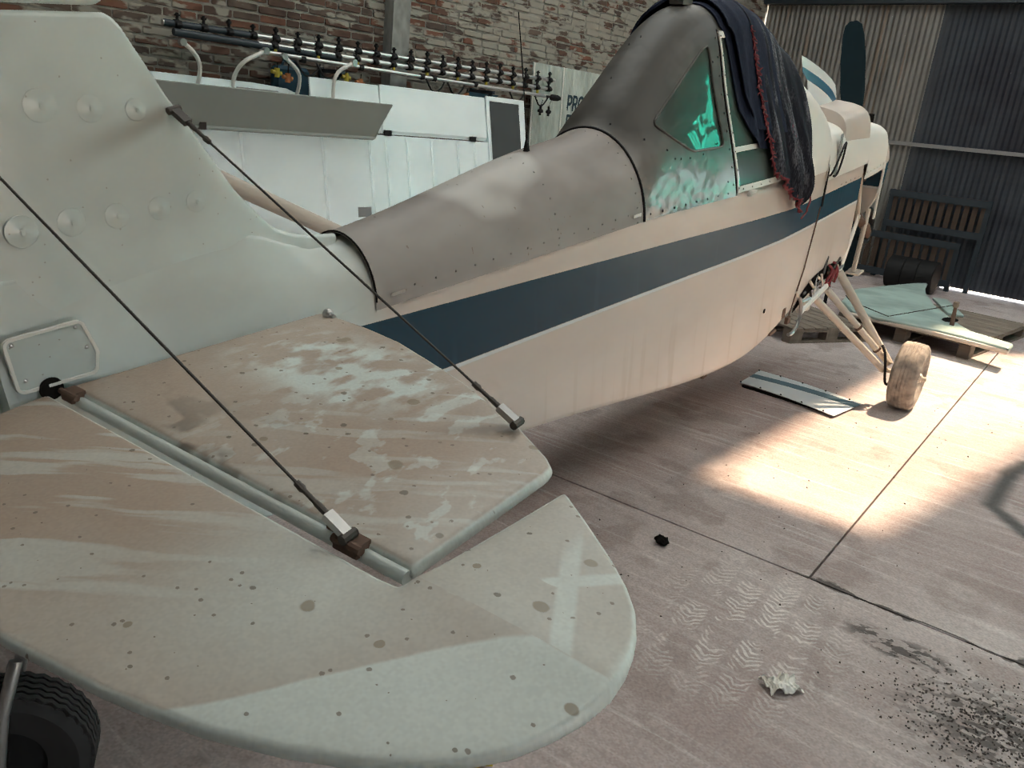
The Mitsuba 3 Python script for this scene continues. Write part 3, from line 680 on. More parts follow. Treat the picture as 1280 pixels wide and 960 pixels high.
# propeller: two blades turned a little off the vertical
prop = holder('propeller', plane, 'dark two-blade propeller standing upright')
PC = np.array([6.50, 0.0, -0.19]); pa = math.radians(-10.0)
def blade(sgn):
    g = []
    for r, c, tw, th in ((0.10, 0.075, 50, 0.05), (0.25, 0.13, 42, 0.035), (0.5, 0.172, 30, 0.022), (0.75, 0.170, 22, 0.014), (0.92, 0.145, 18, 0.009), (1.0, 0.11, 16, 0.006), (1.03, 0.05, 16, 0.004)):
        c = c * 1.12; a = np.linspace(0, 2 * np.pi, 20)[:-1]; t = math.radians(tw)
        xx = np.cos(a) * c / 2; yy = np.sin(a) * th / 2
        X = xx * math.sin(t) - yy * math.cos(t); Y = xx * math.cos(t) + yy * math.sin(t)
        g.append(np.c_[X, Y * sgn, np.full(len(a), r * sgn)])
    m = loft(g, caps=True); m.apply_transform(trimesh.transformations.rotation_matrix(-pa, [1, 0, 0])); m.apply_translation(PC); return m
for s in (1, -1): ap('blade', blade(s), 'mat_propeller', prop, smooth=40)
ap('spinner', lathe([(0, 0.24), (0.05, 0.20), (0.11, 0.10), (0.14, 0), (0.0, 0)], 24, 0).apply_translation((6.42, 0, -0.19)), 'mat_white', prop, smooth=40)

# hopper lid standing open
LID = [(0.0, 0.34), (0.05, 0.245), (0.67, 0.150), (0.86, 0.02), (0.70, -0.01), (0.52, -0.015), (0.13, 0.045), (0.155, 0.14)]
LID = [(4.336, 0.621), (4.42, 0.60), (5.013, 0.436), (5.16, 0.36), (5.22, 0.300), (5.046, 0.275), (4.877, 0.262), (4.60, 0.29), (4.464, 0.331), (4.489, 0.422), (4.46, 0.48), (4.378, 0.533)]
def f_lid(p, n, uv):
    X, Y, Z = local(p)
    d = Z - (0.525 - 0.27 * (X - 4.40)); b = smoothstep(-0.028, -0.024, d) * (1 - smoothstep(0.024, 0.028, d))
    return mix((0.66, 0.68, 0.68), (0.045, 0.13, 0.21), b)
mat('mat_lid', proc(f_lid), 0.3, specular=0.5)
m = extrude(Polygon(LID), 0.006); m = m.subdivide().subdivide()
v = m.vertices.copy(); m.vertices = np.c_[v[:, 0], 0.20 + v[:, 2] - 0.9 * (v[:, 0] - 4.75) ** 2 * 0.25, v[:, 1]]
lid = ap('hopper_lid', m, 'mat_lid', label='open white hopper lid with a blue stripe')
ap('lid_hinge', cat([cyl((4.90, 0.196, 0.245), (5.10, 0.20, 0.245), 0.018, 10)]), 'mat_steel', lid, smooth=40)
ap('filler_neck', lathe([(0.13, 0), (0.15, 0.0), (0.15, 0.07), (0.13, 0.07)], 24).apply_translation((4.95, 0.02, 0.22)), 'mat_trim_grey', smooth=40)

# fin and rudder
finp = Polygon([(-0.10, -0.02), (-0.10, 0.772), (0.26, 0.770), (0.276, 0.762), (0.292, 0.745)] + [(0.38, 0.592), (0.403, 0.560), (0.53, 0.360), (0.605, 0.274), (0.645, 0.238), (0.70, 0.214), (0.76, 0.198), (0.86, 0.185), (0.86, 0.10), (0.70, -0.02)])
m = plate(finp, 0.012, 0.025, half=lambda x, y, d: 0.012 + 0.012 * np.clip(d / 0.12, 0, 1) + 0.03 * np.clip((0.30 - y) / 0.35, 0, 1) ** 2 * np.clip(d / 0.10, 0, 1))
m.apply_transform(trimesh.transformations.rotation_matrix(np.pi / 2, [1, 0, 0]))
fin = ap('fin', m, 'mat_fin', smooth=40, label='pale grey fabric fin with raised round patches')
PAT = [(0.082, 0.594, 0.034), (0.184, 0.582, 0.029), (0.286, 0.573, 0.024), (-0.007, 0.350, 0.034), (0.098, 0.352, 0.031), (0.201, 0.349, 0.029), (0.306, 0.350, 0.028), (0.403, 0.351, 0.026)]
def finhalf(x, z): return 0.024 + 0.03 * np.clip((0.30 - z) / 0.35, 0, 1) ** 2
for x, z, r in PAT:
    ms = []
    prof = [(r, -0.004), (r, 0.0010), (r * 0.96, 0.0017), (r * 0.75, 0.0023), (r * 0.45, 0.0040), (r * 0.25, 0.0062), (r * 0.13, 0.0060), (0, 0.0045)]
    m = lathe(prof, 28); m.apply_transform(trimesh.transformations.rotation_matrix(-np.pi / 2, [1, 0, 0]))
    ms.append(m)
    for a in np.arange(32) * 2 * np.pi / 32:
        ms.append(trimesh.creation.icosphere(0, 0.0012).apply_translation((r * 0.97 * math.cos(a), 0.0014, r * 0.97 * math.sin(a))))
    ms.append(trimesh.creation.box((r * 0.18, 0.004, r * 0.42)).apply_translation((0, 0.0055, 0)))
    ap('rib_patch', moved(cat(ms), (x, float(finhalf(x, z)) - 0.0005, z)), 'mat_fin', fin, smooth=35)
rudp = Polygon([(-0.12, -0.25), (-0.12, 0.785), (0.235, 0.783), (0.262, 0.790), (0.20, 0.90), (0.10, 1.02), (-0.05, 1.08), (-0.2, 1.06), (-0.36, 0.92), (-0.46, 0.65), (-0.50, 0.3), (-0.47, 0.02), (-0.40, -0.18), (-0.25, -0.27)])
m = plate(rudp, 0.012, 0.03, half=lambda x, y, d: 0.012 + 0.010 * np.clip(d / 0.1, 0, 1)); m.apply_transform(trimesh.transformations.rotation_matrix(np.pi / 2, [1, 0, 0]))
ap('rudder', m, 'mat_fin', smooth=40)
# access panel beside the tail post
pan = Polygon([(-0.098, 0.020), (-0.105, 0.140), (0.052, 0.148), (0.074, 0.070), (0.064, 0.022)]).buffer(-0.014).buffer(0.014)
def on_tail(poly, th, y): 
    m = extrude(poly, th); v = m.vertices; m.vertices = np.c_[v[:, 0], y + 0.052 * 0 + float(0) + np.array([float(Wd(x)) for x in v[:, 0]]) * 0 + 0.10 * (v[:, 0]) * 0.9 + v[:, 2], v[:, 1]]; return m
pnl = ap('access_panel', on_tail(pan, 0.004, 0.0605), 'mat_fin', smooth=False, label='pale access panel with four screws')
ap('panel_rim', on_tail(pan.buffer(0.004).difference(pan.buffer(-0.003)), 0.008, 0.0605), 'mat_white', pnl)
for x, z in ((-0.090, 0.128), (0.040, 0.136), (0.055, 0.085), (-0.080, 0.045)):
    ap('screw', lathe([(0, 0.004), (0.004, 0.003), (0.005, 0), (0.0, 0)], 10).apply_transform(trimesh.transformations.rotation_matrix(-np.pi / 2, [1, 0, 0])).apply_translation((x, 0.0645 + 0.09 * x, z)), 'mat_steel', pnl)
ap('slot_shade_disc', lathe([(0, 0.003), (0.026, 0.003), (0.026, 0), (0, 0)], 24).apply_transform(trimesh.transformations.rotation_matrix(-np.pi / 2, [1, 0, 0])).apply_translation((-0.035, 0.062, 0.012)), 'mat_gap')  # black disc painted for the shade inside the recess

# stabilizers and elevators
STAB = [(0.0, 0.055), (0.0, 1.112), (0.375, 1.112), (0.398, 1.106), (0.425, 1.075), (0.494, 0.957), (0.549, 0.828), (0.595, 0.720), (0.638, 0.581), (0.682, 0.430), (0.700, 0.300), (0.705, 0.200), (0.700, 0.10)]
ELEV = [(-0.040, 0.050), (-0.040, 1.122), (0.004, 1.130), (0.344, 1.166), (0.337, 1.182), (0.288, 1.252), (0.226, 1.336), (0.180, 1.390), (0.139, 1.427), (0.095, 1.453), (0.057, 1.468), (0.018, 1.478), (-0.027, 1.482), (-0.074, 1.475), (-0.126, 1.457), (-0.174, 1.433), (-0.219, 1.397), (-0.256, 1.356), (-0.293, 1.303), (-0.338, 1.218), (-0.378, 1.120), (-0.401, 1.039), (-0.420, 0.963), (-0.436, 0.872), (-0.453, 0.775), (-0.470, 0.6), (-0.470, 0.40), (-0.44, 0.24), (-0.36, 0.12), (-0.20, 0.075)]
for sd in (1, -1):
    sp = Polygon([(x, y * sd) for x, y in STAB]); ep = Polygon([(x, y * sd) for x, y in ELEV])
    ms = plate(sp, 0.016, 0.022, half=lambda x, y, d: 0.016 + 0.008 * np.clip(d / 0.15, 0, 1))
    ms.apply_translation((0, 0, -0.012))
    who = 'starboard' if sd == 1 else 'port'
    st = ap('stabilizer', ms, 'mat_tailplane', smooth=True, uv=ms.metadata['rim'], label='near stabilizer caked with brown dust' if sd == 1 else 'far stabilizer behind the fin')
    def ridge(x, y, d): return 0.012 * np.exp(-np.abs((x + 0.012) / 0.07)) * np.clip((np.abs(y) - 1.08) / 0.06, 0, 1)
    me = plate(ep, 0.012, 0.022, half=lambda x, y, d: 0.012 + 0.005 * np.clip(d / 0.1, 0, 1) * np.clip((x + 0.45) / 0.4, 0.2, 1), bump=ridge)
    me.apply_translation((0, 0, -0.013))
    el = ap('elevator', me, 'mat_tailplane', smooth=True, uv=me.metadata['rim'], label='near elevator, dusty with rain-washed pale patches' if sd == 1 else 'far elevator')
    ap('hinge_tube', cyl((-0.005, 0.07 * sd, -0.015), (-0.005, 1.105 * sd, -0.015), 0.0125, 12), 'mat_fin', st, smooth=40)
    if sd == 1:
        ap('hinge_bracket', cat([bx(-0.008, 0.985, -0.002, 0.034, 0.055, 0.022), cyl((-0.02, 0.955, 0.004), (-0.02, 1.02, 0.004), 0.008, 8), bx(0.006, 0.93, 0.0, 0.02, 0.02, 0.02)]), 'mat_rust', st, label='rusty outer hinge')
        ap('hinge_bracket', cat([bx(-0.008, 0.10, -0.002, 0.034, 0.045, 0.022), cyl((-0.02, 0.07, 0.004), (-0.02, 0.14, 0.004), 0.007, 8)]), 'mat_rust', st)
ap('root_bolt', cat([trimesh.creation.icosphere(2, 0.016).apply_translation((0.685, 0.150, 0.012)), cyl((0.685, 0.14, 0.012), (0.685, 0.175, 0.008), 0.007, 8)]), 'mat_steel', smooth=40)

# bracing wires with their end fittings
def brace(p0, p1, name='bracing_wire', pale=False):
    p0, p1 = np.array(p0, float), np.array(p1, float); d = (p1 - p0) / np.linalg.norm(p1 - p0)
    w = ap(name, cyl(p0 + d * 0.03, p1 - d * 0.03, 0.0027, 8), 'mat_wire', smooth=40)
    for k, (a, s) in enumerate(((p0, 1), (p1, -1))):
        u = d * s
        side = np.cross(u, [0, 1, 0] if k == 0 else [0, 0, 1]); side /= np.linalg.norm(side)
        ap('turnbuckle', cat([tube([a + u * 0.045, a + u * 0.075, a + u * 0.080, a + u * 0.105, a + u * 0.11, a + u * 0.125], [0.0058, 0.0058, 0.0045, 0.0045, 0.007, 0.006], 8)]), 'mat_fitting', w, smooth=30)
        nrm = np.cross(u, side)
        fm = trimesh.creation.box((0.052, 0.020, 0.014)); M = np.eye(4); M[:3, 0], M[:3, 1], M[:3, 2] = u, side, nrm; M[:3, 3] = a + u * 0.025; fm.apply_transform(M)
        ap('fork', fm, 'mat_steel' if (k == 1) else 'mat_fitting', w)
        ap('bolt', cyl(a - side * 0.016, a + side * 0.016, 0.009, 8), 'mat_fitting', w, smooth=30)
brace((0.374, 0.032, 0.568), (0.468, 0.968, 0.022))
brace((-0.100, 0.030, 0.582), (-0.014, 0.985, 0.016))

# rivets and screws
def rivets(pts, r=0.0036, h=0.002):
    o = []
    for q, nn in pts:
        m = trimesh.creation.cone(r, h, sections=7); m.apply_transform(trimesh.geometry.align_vectors([0, 0, 1], nn)); m.apply_translation(q); o.append(m)
    return cat(o)
def sp_(x, z, grow):
    a = on_side(x, z, grow); b = on_side(x, z + 0.01, grow); t = b - a; n_ = np.array([0, t[2], -t[1]]); return a, n_ / np.linalg.norm(n_)
row = [sp_(x, 0.012 + 0.034 * (x - 0.866) + 0.006, 0.0075) for x in np.arange(1.02, 2.25, 0.088)]
def arc_row(X, n, grow, t0=0.05, t1=0.98):
    q = half_profile(X, 0.0, grow); s = np.r_[0, np.cumsum(np.linalg.norm(np.diff(q, axis=0), axis=1))]; o = []
    for u in np.linspace(t0, t1, n) * s[-1]:
        y, z = np.interp(u, s, q[:, 0]), np.interp(u, s, q[:, 1]); y2, z2 = np.interp(u + 0.004, s, q[:, 0]), np.interp(u + 0.004, s, q[:, 1])
        n_ = np.array([0, z2 - z, -(y2 - y)]); o.append((np.array([X, y, z]), n_ / (np.linalg.norm(n_) + 1e-9)))
    return o
ap('rivet', rivets(row + arc_row(1.72, 8, 0.0075) + arc_row(2.23, 9, 0.0075)), 'mat_fitting', deck, kind='stuff', label='rows of small rivets')
ap('latch_strap', cat([bx(0.95, float(Wd(0.95)) + 0.009, 0.012, 0.060, 0.004, 0.010)]), 'mat_deck', deck)
ap('latch_strap', cat([bx(2.22, float(Wd(2.22)) + 0.009, 0.056, 0.060, 0.004, 0.012)]), 'mat_white', deck)
scr = [sp_(x, 0.047, 0.010) for x in np.linspace(2.32, 2.98, 8)] + [sp_(3.035, z, 0.010) for z in np.linspace(0.08, 0.72, 9)] + [sp_(2.985, z, 0.010) for z in np.linspace(0.10, 0.62, 4)]
scr += [sp_(x, z, 0.010) for x, z in ((2.26 + 0.06, 0.39), (2.38, 0.335), (2.50, 0.285), (2.60, 0.240), (2.68, 0.235), (2.80, 0.24), (2.55, 0.245), (2.56, 0.69), (2.43, 0.56), (2.66, 0.72), (2.93, 0.275))]
ap('screw', rivets(scr, 0.0055, 0.004), 'mat_black', hump, kind='stuff', label='small dark screws')
ap('screw', rivets([sp_(3.078, z, 0.016) for z in np.linspace(0.06, 0.73, 9)] + [sp_(x, 0.052, 0.016) for x in np.linspace(3.12, 3.5, 5)], 0.005, 0.003), 'mat_fitting', door, kind='stuff')
ap('screw', rivets([((x, float(CWW(x)) + 0.006, z), np.array([0, 1.0, 0])) for x in np.linspace(4.65, 5.75, 12) for z in (-0.125, -0.175) if x > 5.2 or z > -0.15], 0.006, 0.003), 'mat_rust', cowl, kind='stuff')
# radio whip
wh = ap('radio_aerial', tube([(1.828, 0, 0.36), (1.80, 0, 0.56), (1.757, 0, 0.80)], [0.0030, 0.0024, 0.0020], 6), 'mat_black', label='thin black whip aerial')
ap('aerial_base', lathe([(0, 0.055), (0.006, 0.05), (0.015, 0.0), (0, 0)], 12).apply_translation((1.830, 0, 0.310)), 'mat_black', wh, smooth=30)
# fabric blemishes on the side
for x_, w_ in ((1.40, 0.03), (1.46, 0.02)): ap('patch', bx(x_, float(Wd(x_)) + 0.0015, -0.58, w_, 0.003, 0.021), 'mat_trim_grey')
ap('drain_hole', lathe([(0, 0.003), (0.013, 0.003), (0.013, 0), (0, 0)], 14).apply_transform(trimesh.transformations.rotation_matrix(-np.pi / 2, [1, 0, 0])).apply_translation((3.62, float(Wd(3.62)) + 0.001, -0.70)), 'mat_gap')
ap('belly_bracket', bx(3.05, 0.33, -0.915, 0.05, 0.03, 0.05), 'mat_rust')

# main landing gear
WCN = np.array([5.058, 1.027, -1.418])
up_w = np.array([0, 0, 1.0]) @ AX.T     # world up in aircraft axes
TY = [(0.085, -0.058), (0.115, -0.074), (0.150, -0.086), (0.185, -0.089), (0.210, -0.083), (0.226, -0.072)]
for z0 in (-0.058, -0.036, -0.013, 0.011, 0.034): TY += [(0.2365 - 60 * 0.02 * z0 * z0, z0 - 0.008), (0.2375 - 60 * 0.02 * z0 * z0, z0 + 0.010), (0.2315, z0 + 0.0115), (0.2315, z0 + 0.0140)]
TY += [(0.2335, 0.052), (0.2320, 0.064), (0.226, 0.072)] + [(r, -z) for r, z in TY[:5][::-1]]
def tyre(sd):
    m = lathe(TY, 48, 1)
    return moved(m, WCN * [1, sd, 1])
for sd in (1, -1):
    g = holder('landing_gear', plane, 'near main landing gear with a dusty ribbed tyre' if sd == 1 else 'far main landing gear')
    S = np.array([1, sd, 1])
    ap('tyre', tyre(sd), 'mat_dusty_tyre', g, smooth=40, label='dusty ribbed tyre')
    ap('hub', moved(lathe([(0, -0.05), (0.085, -0.05), (0.10, -0.062), (0.10, 0.062), (0.085, 0.05), (0.04, 0.06), (0.028, 0.085), (0.0, 0.085)], 28, 1), WCN * S), 'mat_strut', g, smooth=30)
    ap('axle', cyl((WCN + [0, -0.17, 0]) * S, (WCN + [0, 0.115, 0]) * S, 0.016, 12), 'mat_strut', g, smooth=30)
    ap('brake_disc', cyl((WCN + [0, -0.085, 0]) * S, (WCN + [0, -0.105, 0]) * S, 0.085, 24), 'mat_strut', g, smooth=30)
    K = WCN + [-0.02, -0.135, 0.02]
    ap('strut', tube([np.array((5.03, 0.44, -0.78)) * S, (K + [0.02, 0, 0.03]) * S], [0.030, 0.027], 12), 'mat_strut', g, smooth=40)
    ap('strut', tube([np.array((4.50, 0.44, -0.83)) * S, (K + [-0.10, -0.01, 0.02]) * S], [0.025, 0.023], 12), 'mat_strut', g, smooth=40)
    ap('shock_strut', tube([np.array((4.79, 0.44, -0.85)) * S, (K + [-0.03, 0, 0.05]) * S], [0.024, 0.021], 12), 'mat_strut', g, smooth=40, label='orange tinged shock strut')
    for t in (0.5, 0.8): ap('strut_clamp', tube([np.array((4.79, 0.44, -0.85)) * S * (1 - t) + (K + [-0.03, 0, 0.05]) * S * t, np.array((4.79, 0.44, -0.85)) * S * (1 - t - 0.02) + (K + [-0.03, 0, 0.05]) * S * (t + 0.02)], 0.027, 10), 'mat_rust', g)
    ap('brake_hose', tube(spline([(K + [-0.06, -0.06, 0.18]) * S, (K + [-0.12, 0.0, 0.05]) * S, (K + [-0.10, 0.02, -0.07]) * S, (K + [0.02, 0.03, -0.09]) * S, (K + [0.05, 0.04, 0.0]) * S], 18), 0.009, 8), 'mat_black', g, smooth=40)
ap('step_strut', tube([(4.66, 0.46, -0.79), (4.17, 0.46, -0.84)], 0.022, 10), 'mat_white', smooth=40)
ap('step_strut', tube(spline([(4.12, 0.46, -0.74), (4.16, 0.47, -0.83), (4.13, 0.47, -0.92), (4.02, 0.46, -0.95)], 14), 0.012, 8), 'mat_steel', smooth=40)
bay = holder('gear_bay', plane)
r2 = np.random.default_rng(3)
for i in range(22):
    x = r2.uniform(4.15, 4.95); z = float(ZL(x)) + r2.uniform(-0.06, 0.03)
    a = np.array([x, r2.uniform(0.44, 0.475), z + 0.03]); b = a + [r2.uniform(-0.16, 0.16), r2.uniform(-0.03, 0.02), r2.uniform(-0.09, 0.10)]
    ap('rod', cyl(a, b, r2.uniform(0.006, 0.012), 8), ('mat_strut', 'mat_fitting', 'mat_rust', 'mat_steel')[i % 4], bay, smooth=40)
for i in range(4):
    c0 = np.array([4.66 + 0.05 * i, 0.46, -0.70 - 0.03 * (i % 2)])
    ap('red_hose', tube(spline([c0 + [0, 0, 0.05], c0 + [0.03, 0.015, 0.0], c0 + [-0.02 + 0.02 * i, 0.01, -0.04], c0 + [0.05, 0.0, -0.08]], 14), 0.009, 8), 'mat_red', bay, smooth=40)
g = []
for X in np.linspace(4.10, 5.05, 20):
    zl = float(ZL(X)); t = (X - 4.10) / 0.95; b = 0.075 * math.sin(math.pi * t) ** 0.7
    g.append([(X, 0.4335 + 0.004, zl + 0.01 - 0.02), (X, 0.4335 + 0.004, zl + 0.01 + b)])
ap('bay_shade_sheet', sheet(np.array(g), 0.004), 'mat_gap', bay)  # dark sheet on the skin, painted as the shaded inside of the bay
ap('canister', cat([cyl((4.70, 0.30, -0.84), (4.73, 0.32, -1.0), 0.05, 16)]), 'mat_white', smooth=40)
for b_ in ((3.95, float(Wd(3.95)) + 0.003, -0.80, 0.05, 0.006, 0.06), (4.02, 0.44, -0.86, 0.05, 0.02, 0.04), (3.80, 0.42, -0.88, 0.10, 0.03, 0.015)): ap('rust_patch', bx(*b_), 'mat_rust')

# tail wheel, swivelled, on its spring
tw = holder('tail_wheel', plane, 'black tail wheel with zigzag tread')
TWC = np.array([0.42, 1.72, 0.186]); tr, twd = 0.185, 0.085
tms = []
def wheel_tw(c, yaw): return T().translate(list(c)).rotate([0, 0, 1], yaw).rotate([1, 0, 0], -90)
tyre2 = lathe([(0.09, -0.045), (0.12, -0.052), (0.155, -0.055), (0.172, -0.047), (0.178, -0.043), (0.178, 0.043), (0.172, 0.047), (0.155, 0.055), (0.12, 0.052), (0.09, 0.045)], 48)
blocks = []
for r_i in range(5):
    z0 = -0.036 + 0.018 * r_i
    n = 72; rib = []
    for i in range(n + 1):
        a = 2 * np.pi * i / n; zz_ = z0 + 0.0035 * (1 if i % 2 else -1)
        rib.append([(rad * math.cos(a), rad * math.sin(a), zz_ + dz) for rad, dz in ((0.176, -0.0062), (0.185, -0.0056), (0.185, 0.0056), (0.176, 0.0062))])
    blocks.append(loft(rib, closed=True))
YAW = -30.0
k = part('tyre', cat([tyre2] + blocks), 'mat_rubber', tw, tw=wheel_tw(TWC, YAW), smooth=30)
part('hub', lathe([(0, -0.03), (0.09, -0.03), (0.095, -0.045), (0.095, 0.045), (0.09, 0.03), (0.03, 0.04), (0.0, 0.055)], 24), 'mat_black', tw, tw=wheel_tw(TWC, YAW), smooth=30)
ca, sa = math.cos(math.radians(YAW)), math.sin(math.radians(YAW))
ax_ = np.array([-sa, ca, 0]); 
part('fork', cat([tube([TWC + s * 0.075 * ax_, TWC + s * 0.075 * ax_ + [0.02, 0.0, 0.15], TWC + s * 0.05 * ax_ + [0.05, 0.0, 0.26]], 0.014, 10) for s in (1, -1)]), 'mat_steel', tw, smooth=40)
part('spring', tube([TWC + [0.05, 0, 0.26], A2W((0.02, 0, -0.44)), A2W((0.35, 0, -0.52))], 0.02, 10), 'mat_dark_steel', tw, smooth=40)
# ------------------------------------------------------------------ blanket over the canopy
bl = thing('blanket', 'dark denim blanket with a red fringe draped over the airplane cockpit', 'blanket')
def hem_outer(X): return np.interp(X, [3.36, 3.385, 3.433, 3.60, 3.80, 3.84, 3.87, 3.90, 3.93, 3.96], [0.50, 0.28, 0.094, -0.02, -0.152, -0.10, -0.02, 0.12, 0.30, 0.36])
def drape(X0, X1, n, hem_s, hem_p, k, off, fold, seed=0, lift=None):
    g = []
    for X in np.linspace(X0, X1, n):
        q = half_profile(X, 0.0, 0.0); zt = q[-1, 1]
        zs, zp = hem_s(X), hem_p(X)
        s = np.r_[0, np.cumsum(np.linalg.norm(np.diff(q, axis=0), axis=1))]
        row = []
        for side, zh in ((1, zs), (-1, zp)):
            if zh >= 0: a0 = np.interp(zh, q[:, 1], s)
            else: a0 = zh
            u = np.linspace(a0, s[-1], k)
            y = np.interp(u, s, q[:, 0]); z = np.where(u < 0, u, np.interp(u, s, q[:, 1]))
            dn = np.c_[np.gradient(z, u), -np.gradient(y, u)]; dn /= np.linalg.norm(dn, axis=1, keepdims=True) + 1e-9
            fall = np.clip((s[-1] - u) / s[-1], 0, 1)
            w = off + fold * fall * (0.55 + 0.45 * np.sin(X * 34 + 2.0 * fall + seed) + 0.35 * np.sin(X * 71 - 3 * fall + 1 + seed)) + 0.010 * (meshkit.fbm(np.c_[np.full(k, X * 6), u * 3, np.full(k, seed + 3.0)]) - 0.5) * 2
            if lift is not None: w = w + lift(X, z)
            p = np.c_[np.full(k, X), y + dn[:, 0] * w, z + dn[:, 1] * w]
            if side == -1: p = p * [1, -1, 1]
            row.append(p)
        g.append(np.vstack([row[0], row[1][::-1][1:]]))
    return np.array(g)
og = drape(3.37, 3.94, 60, hem_outer, lambda X: 0.12, 34, 0.030, 0.030, 0)
scene[bl] = {**mikit.ply(sheet(og, 0.006), 'mat_denim', smooth=50), 'to_world': A_TW}
ig = drape(3.09, 3.62, 40, lambda X: np.interp(X, [3.05, 3.12, 3.15, 3.17, 3.30, 3.6], [0.80, 0.74, 0.60, 0.40, 0.22, 0.18]), lambda X: 0.2, 26, 0.014, 0.016, 2)
part('under_layer', sheet(ig, 0.005), 'mat_denim_dark', bl, smooth=50, tw=A_TW, label='dark navy under layer')
g2 = drape(3.13, 3.62, 30, lambda X: np.interp(X, [3.05, 3.16, 3.19, 3.22, 3.32, 3.6], [0.80, 0.74, 0.62, 0.42, 0.30, 0.26]), lambda X: 0.25, 26, 0.034, 0.020, 4)
part('under_layer', sheet(g2, 0.005), 'mat_denim_dark', bl, smooth=50, tw=A_TW)
# far side, hanging a little further aft
pg = []
for X in np.linspace(2.93, 3.45, 20):
    q = half_profile(X, 0.0, 0.0); n_ = len(q); s = np.r_[0, np.cumsum(np.linalg.norm(np.diff(q, axis=0), axis=1))]
    top = np.interp(X, [2.93, 3.05], [0.90, 1.0]) * s[-1]; u = np.linspace(0.30 * s[-1], top, 18)
    y = np.interp(u, s, q[:, 0]); z = np.interp(u, s, q[:, 1]); dn = np.c_[np.gradient(z, u), -np.gradient(y, u)]; dn /= np.linalg.norm(dn, axis=1, keepdims=True)
    w = 0.040 + 0.006 * np.sin(X * 40)
    pg.append(np.c_[np.full(18, X), -(y + dn[:, 0] * w), z + dn[:, 1] * w])
part('far_flap', sheet(np.array(pg), 0.012), 'mat_denim_dark', bl, smooth=50, tw=A_TW)
hem = og[:, 0, :]
aft = og[0, :30, :][::-1]
path = np.vstack([aft[:-1], hem[:46]])
s_ = np.r_[0, np.cumsum(np.linalg.norm(np.diff(path, axis=0), axis=1))]
fr = []
r3 = np.random.default_rng(11)
for u in np.arange(0.18, s_[-1], 0.0045):
    c0 = np.array([np.interp(u, s_, path[:, j]) for j in range(3)])
    d = np.array([r3.normal(-0.3, 0.7), 0.55 + r3.normal(0, 0.35), r3.normal(-0.55, 0.5)]); d /= np.linalg.norm(d); L = r3.uniform(0.014, 0.032)
    fr.append(tube([c0, c0 + d * L * 0.5 + r3.normal(0, 0.003, 3), c0 + d * L], [0.0035, 0.003, 0.0015], 4))
part('fringe', cat(fr), 'mat_red', bl, tw=A_TW, kind='stuff', label='dark red woollen fringe')
part('pink_tie', tube(spline([(3.86, 0.47, -0.07), (3.88, 0.49, -0.10), (3.85, 0.49, -0.14), (3.89, 0.48, -0.16), (3.84, 0.47, -0.20)], 20), 0.005, 6), 'mat_red', bl, tw=A_TW, smooth=40)

# ------------------------------------------------------------------ wings stood on edge against the brick wall
def wing_sec(z0, z1, yc0, lean, tmax, n=16, te=0.008):
    z = z0 + (z1 - z0) * (1 - np.cos(np.linspace(0, np.pi, n))) / 2
    t = (z - z0) / (z1 - z0)
    h = np.maximum(tmax * 2.6 * (np.sqrt(t + 1e-6) * 0.60 - 0.42 * t - 0.18 * t * t) / 0.72, te * np.clip(t * 20, 0, 1)) * (1 if z1 - z0 > 0.5 else 1)
    yc = yc0 + lean * z
    return np.vstack([np.c_[yc - h, z], np.c_[yc + h, z][::-1]])
def span(sec, x0, x1, n=2): return loft([np.c_[np.full(len(sec), x), sec] for x in np.linspace(x0, x1, n)], caps=True)
def full_sec(zcut=None, yc0=5.47, lean=0.16, tmax=0.085, ztop=1.82):
    s = wing_sec(0.0, ztop, yc0, lean, tmax, 40)
    if zcut is None: return s
    n = len(s) // 2; a, b = s[:n], s[n:][::-1]
    zz = np.r_[a[a[:, 1] < zcut][:, 1], zcut]
    return np.vstack([np.c_[np.interp(zz, a[:, 1], a[:, 0]), zz], np.c_[np.interp(zz, b[:, 1], b[:, 0]), zz][::-1]])
wing = thing('wing', 'white airplane wing with a grey walkway strip, stood on edge before the brick wall', 'airplane wing', )
def wp(name, m, mt, parent=wing, smooth=35, **kw): return part(name, m, mt, parent, smooth=smooth, **kw)
main = wp('main_panel', span(full_sec(1.39), 0.6, 5.975, 2), 'mat_wing')
wp('root_panel', span(full_sec(), 5.985, 6.56, 2), 'mat_wing')
def on_wing(x, z, grow=0.0):
    s = full_sec(); n = len(s) // 2; a = s[:n]; return np.array([x, np.interp(z, a[:, 1], a[:, 0]) - grow, z])
wp('walkway', sheet(np.array([[on_wing(x, z, 0.004) for z in np.linspace(0.25, 1.775, 24)] for x in (6.03, 6.46)]), 0.003), 'mat_walkway', label='dark grey walkway strip')
for x in (3.30, 4.02, 4.50, 4.68, 4.92, 5.22, 5.55, 5.78): wp('rib_tape', sheet(np.array([[on_wing(xx, z, 0.0025) for z in np.linspace(0.1, 1.38, 24)] for xx in (x - 0.012, x + 0.012)]), 0.003), 'mat_wing', main)
s0 = full_sec(); n0 = len(s0) // 2
def te_sec(z0, z1):
    z = np.linspace(z0, z1, 14); a = np.interp(z, s0[:n0, 1], s0[:n0, 0]); b = np.interp(z, s0[n0:][::-1][:, 1], s0[n0:][::-1][:, 0])
    k = np.clip((z - z0) / 0.03, 0, 1) ** 0.5; c = (a + b) / 2
    return np.vstack([np.c_[c + (a - c) * (0.15 + 0.85 * k), z], np.c_[c + (b - c) * (0.15 + 0.85 * k), z][::-1]])
wp('flap', span(te_sec(1.40, 1.80), 4.665, 5.965), 'mat_wing', label='white flap along the upper edge')
wp('flap', span(te_sec(1.40, 1.79), 3.96, 4.650), 'mat_wing')
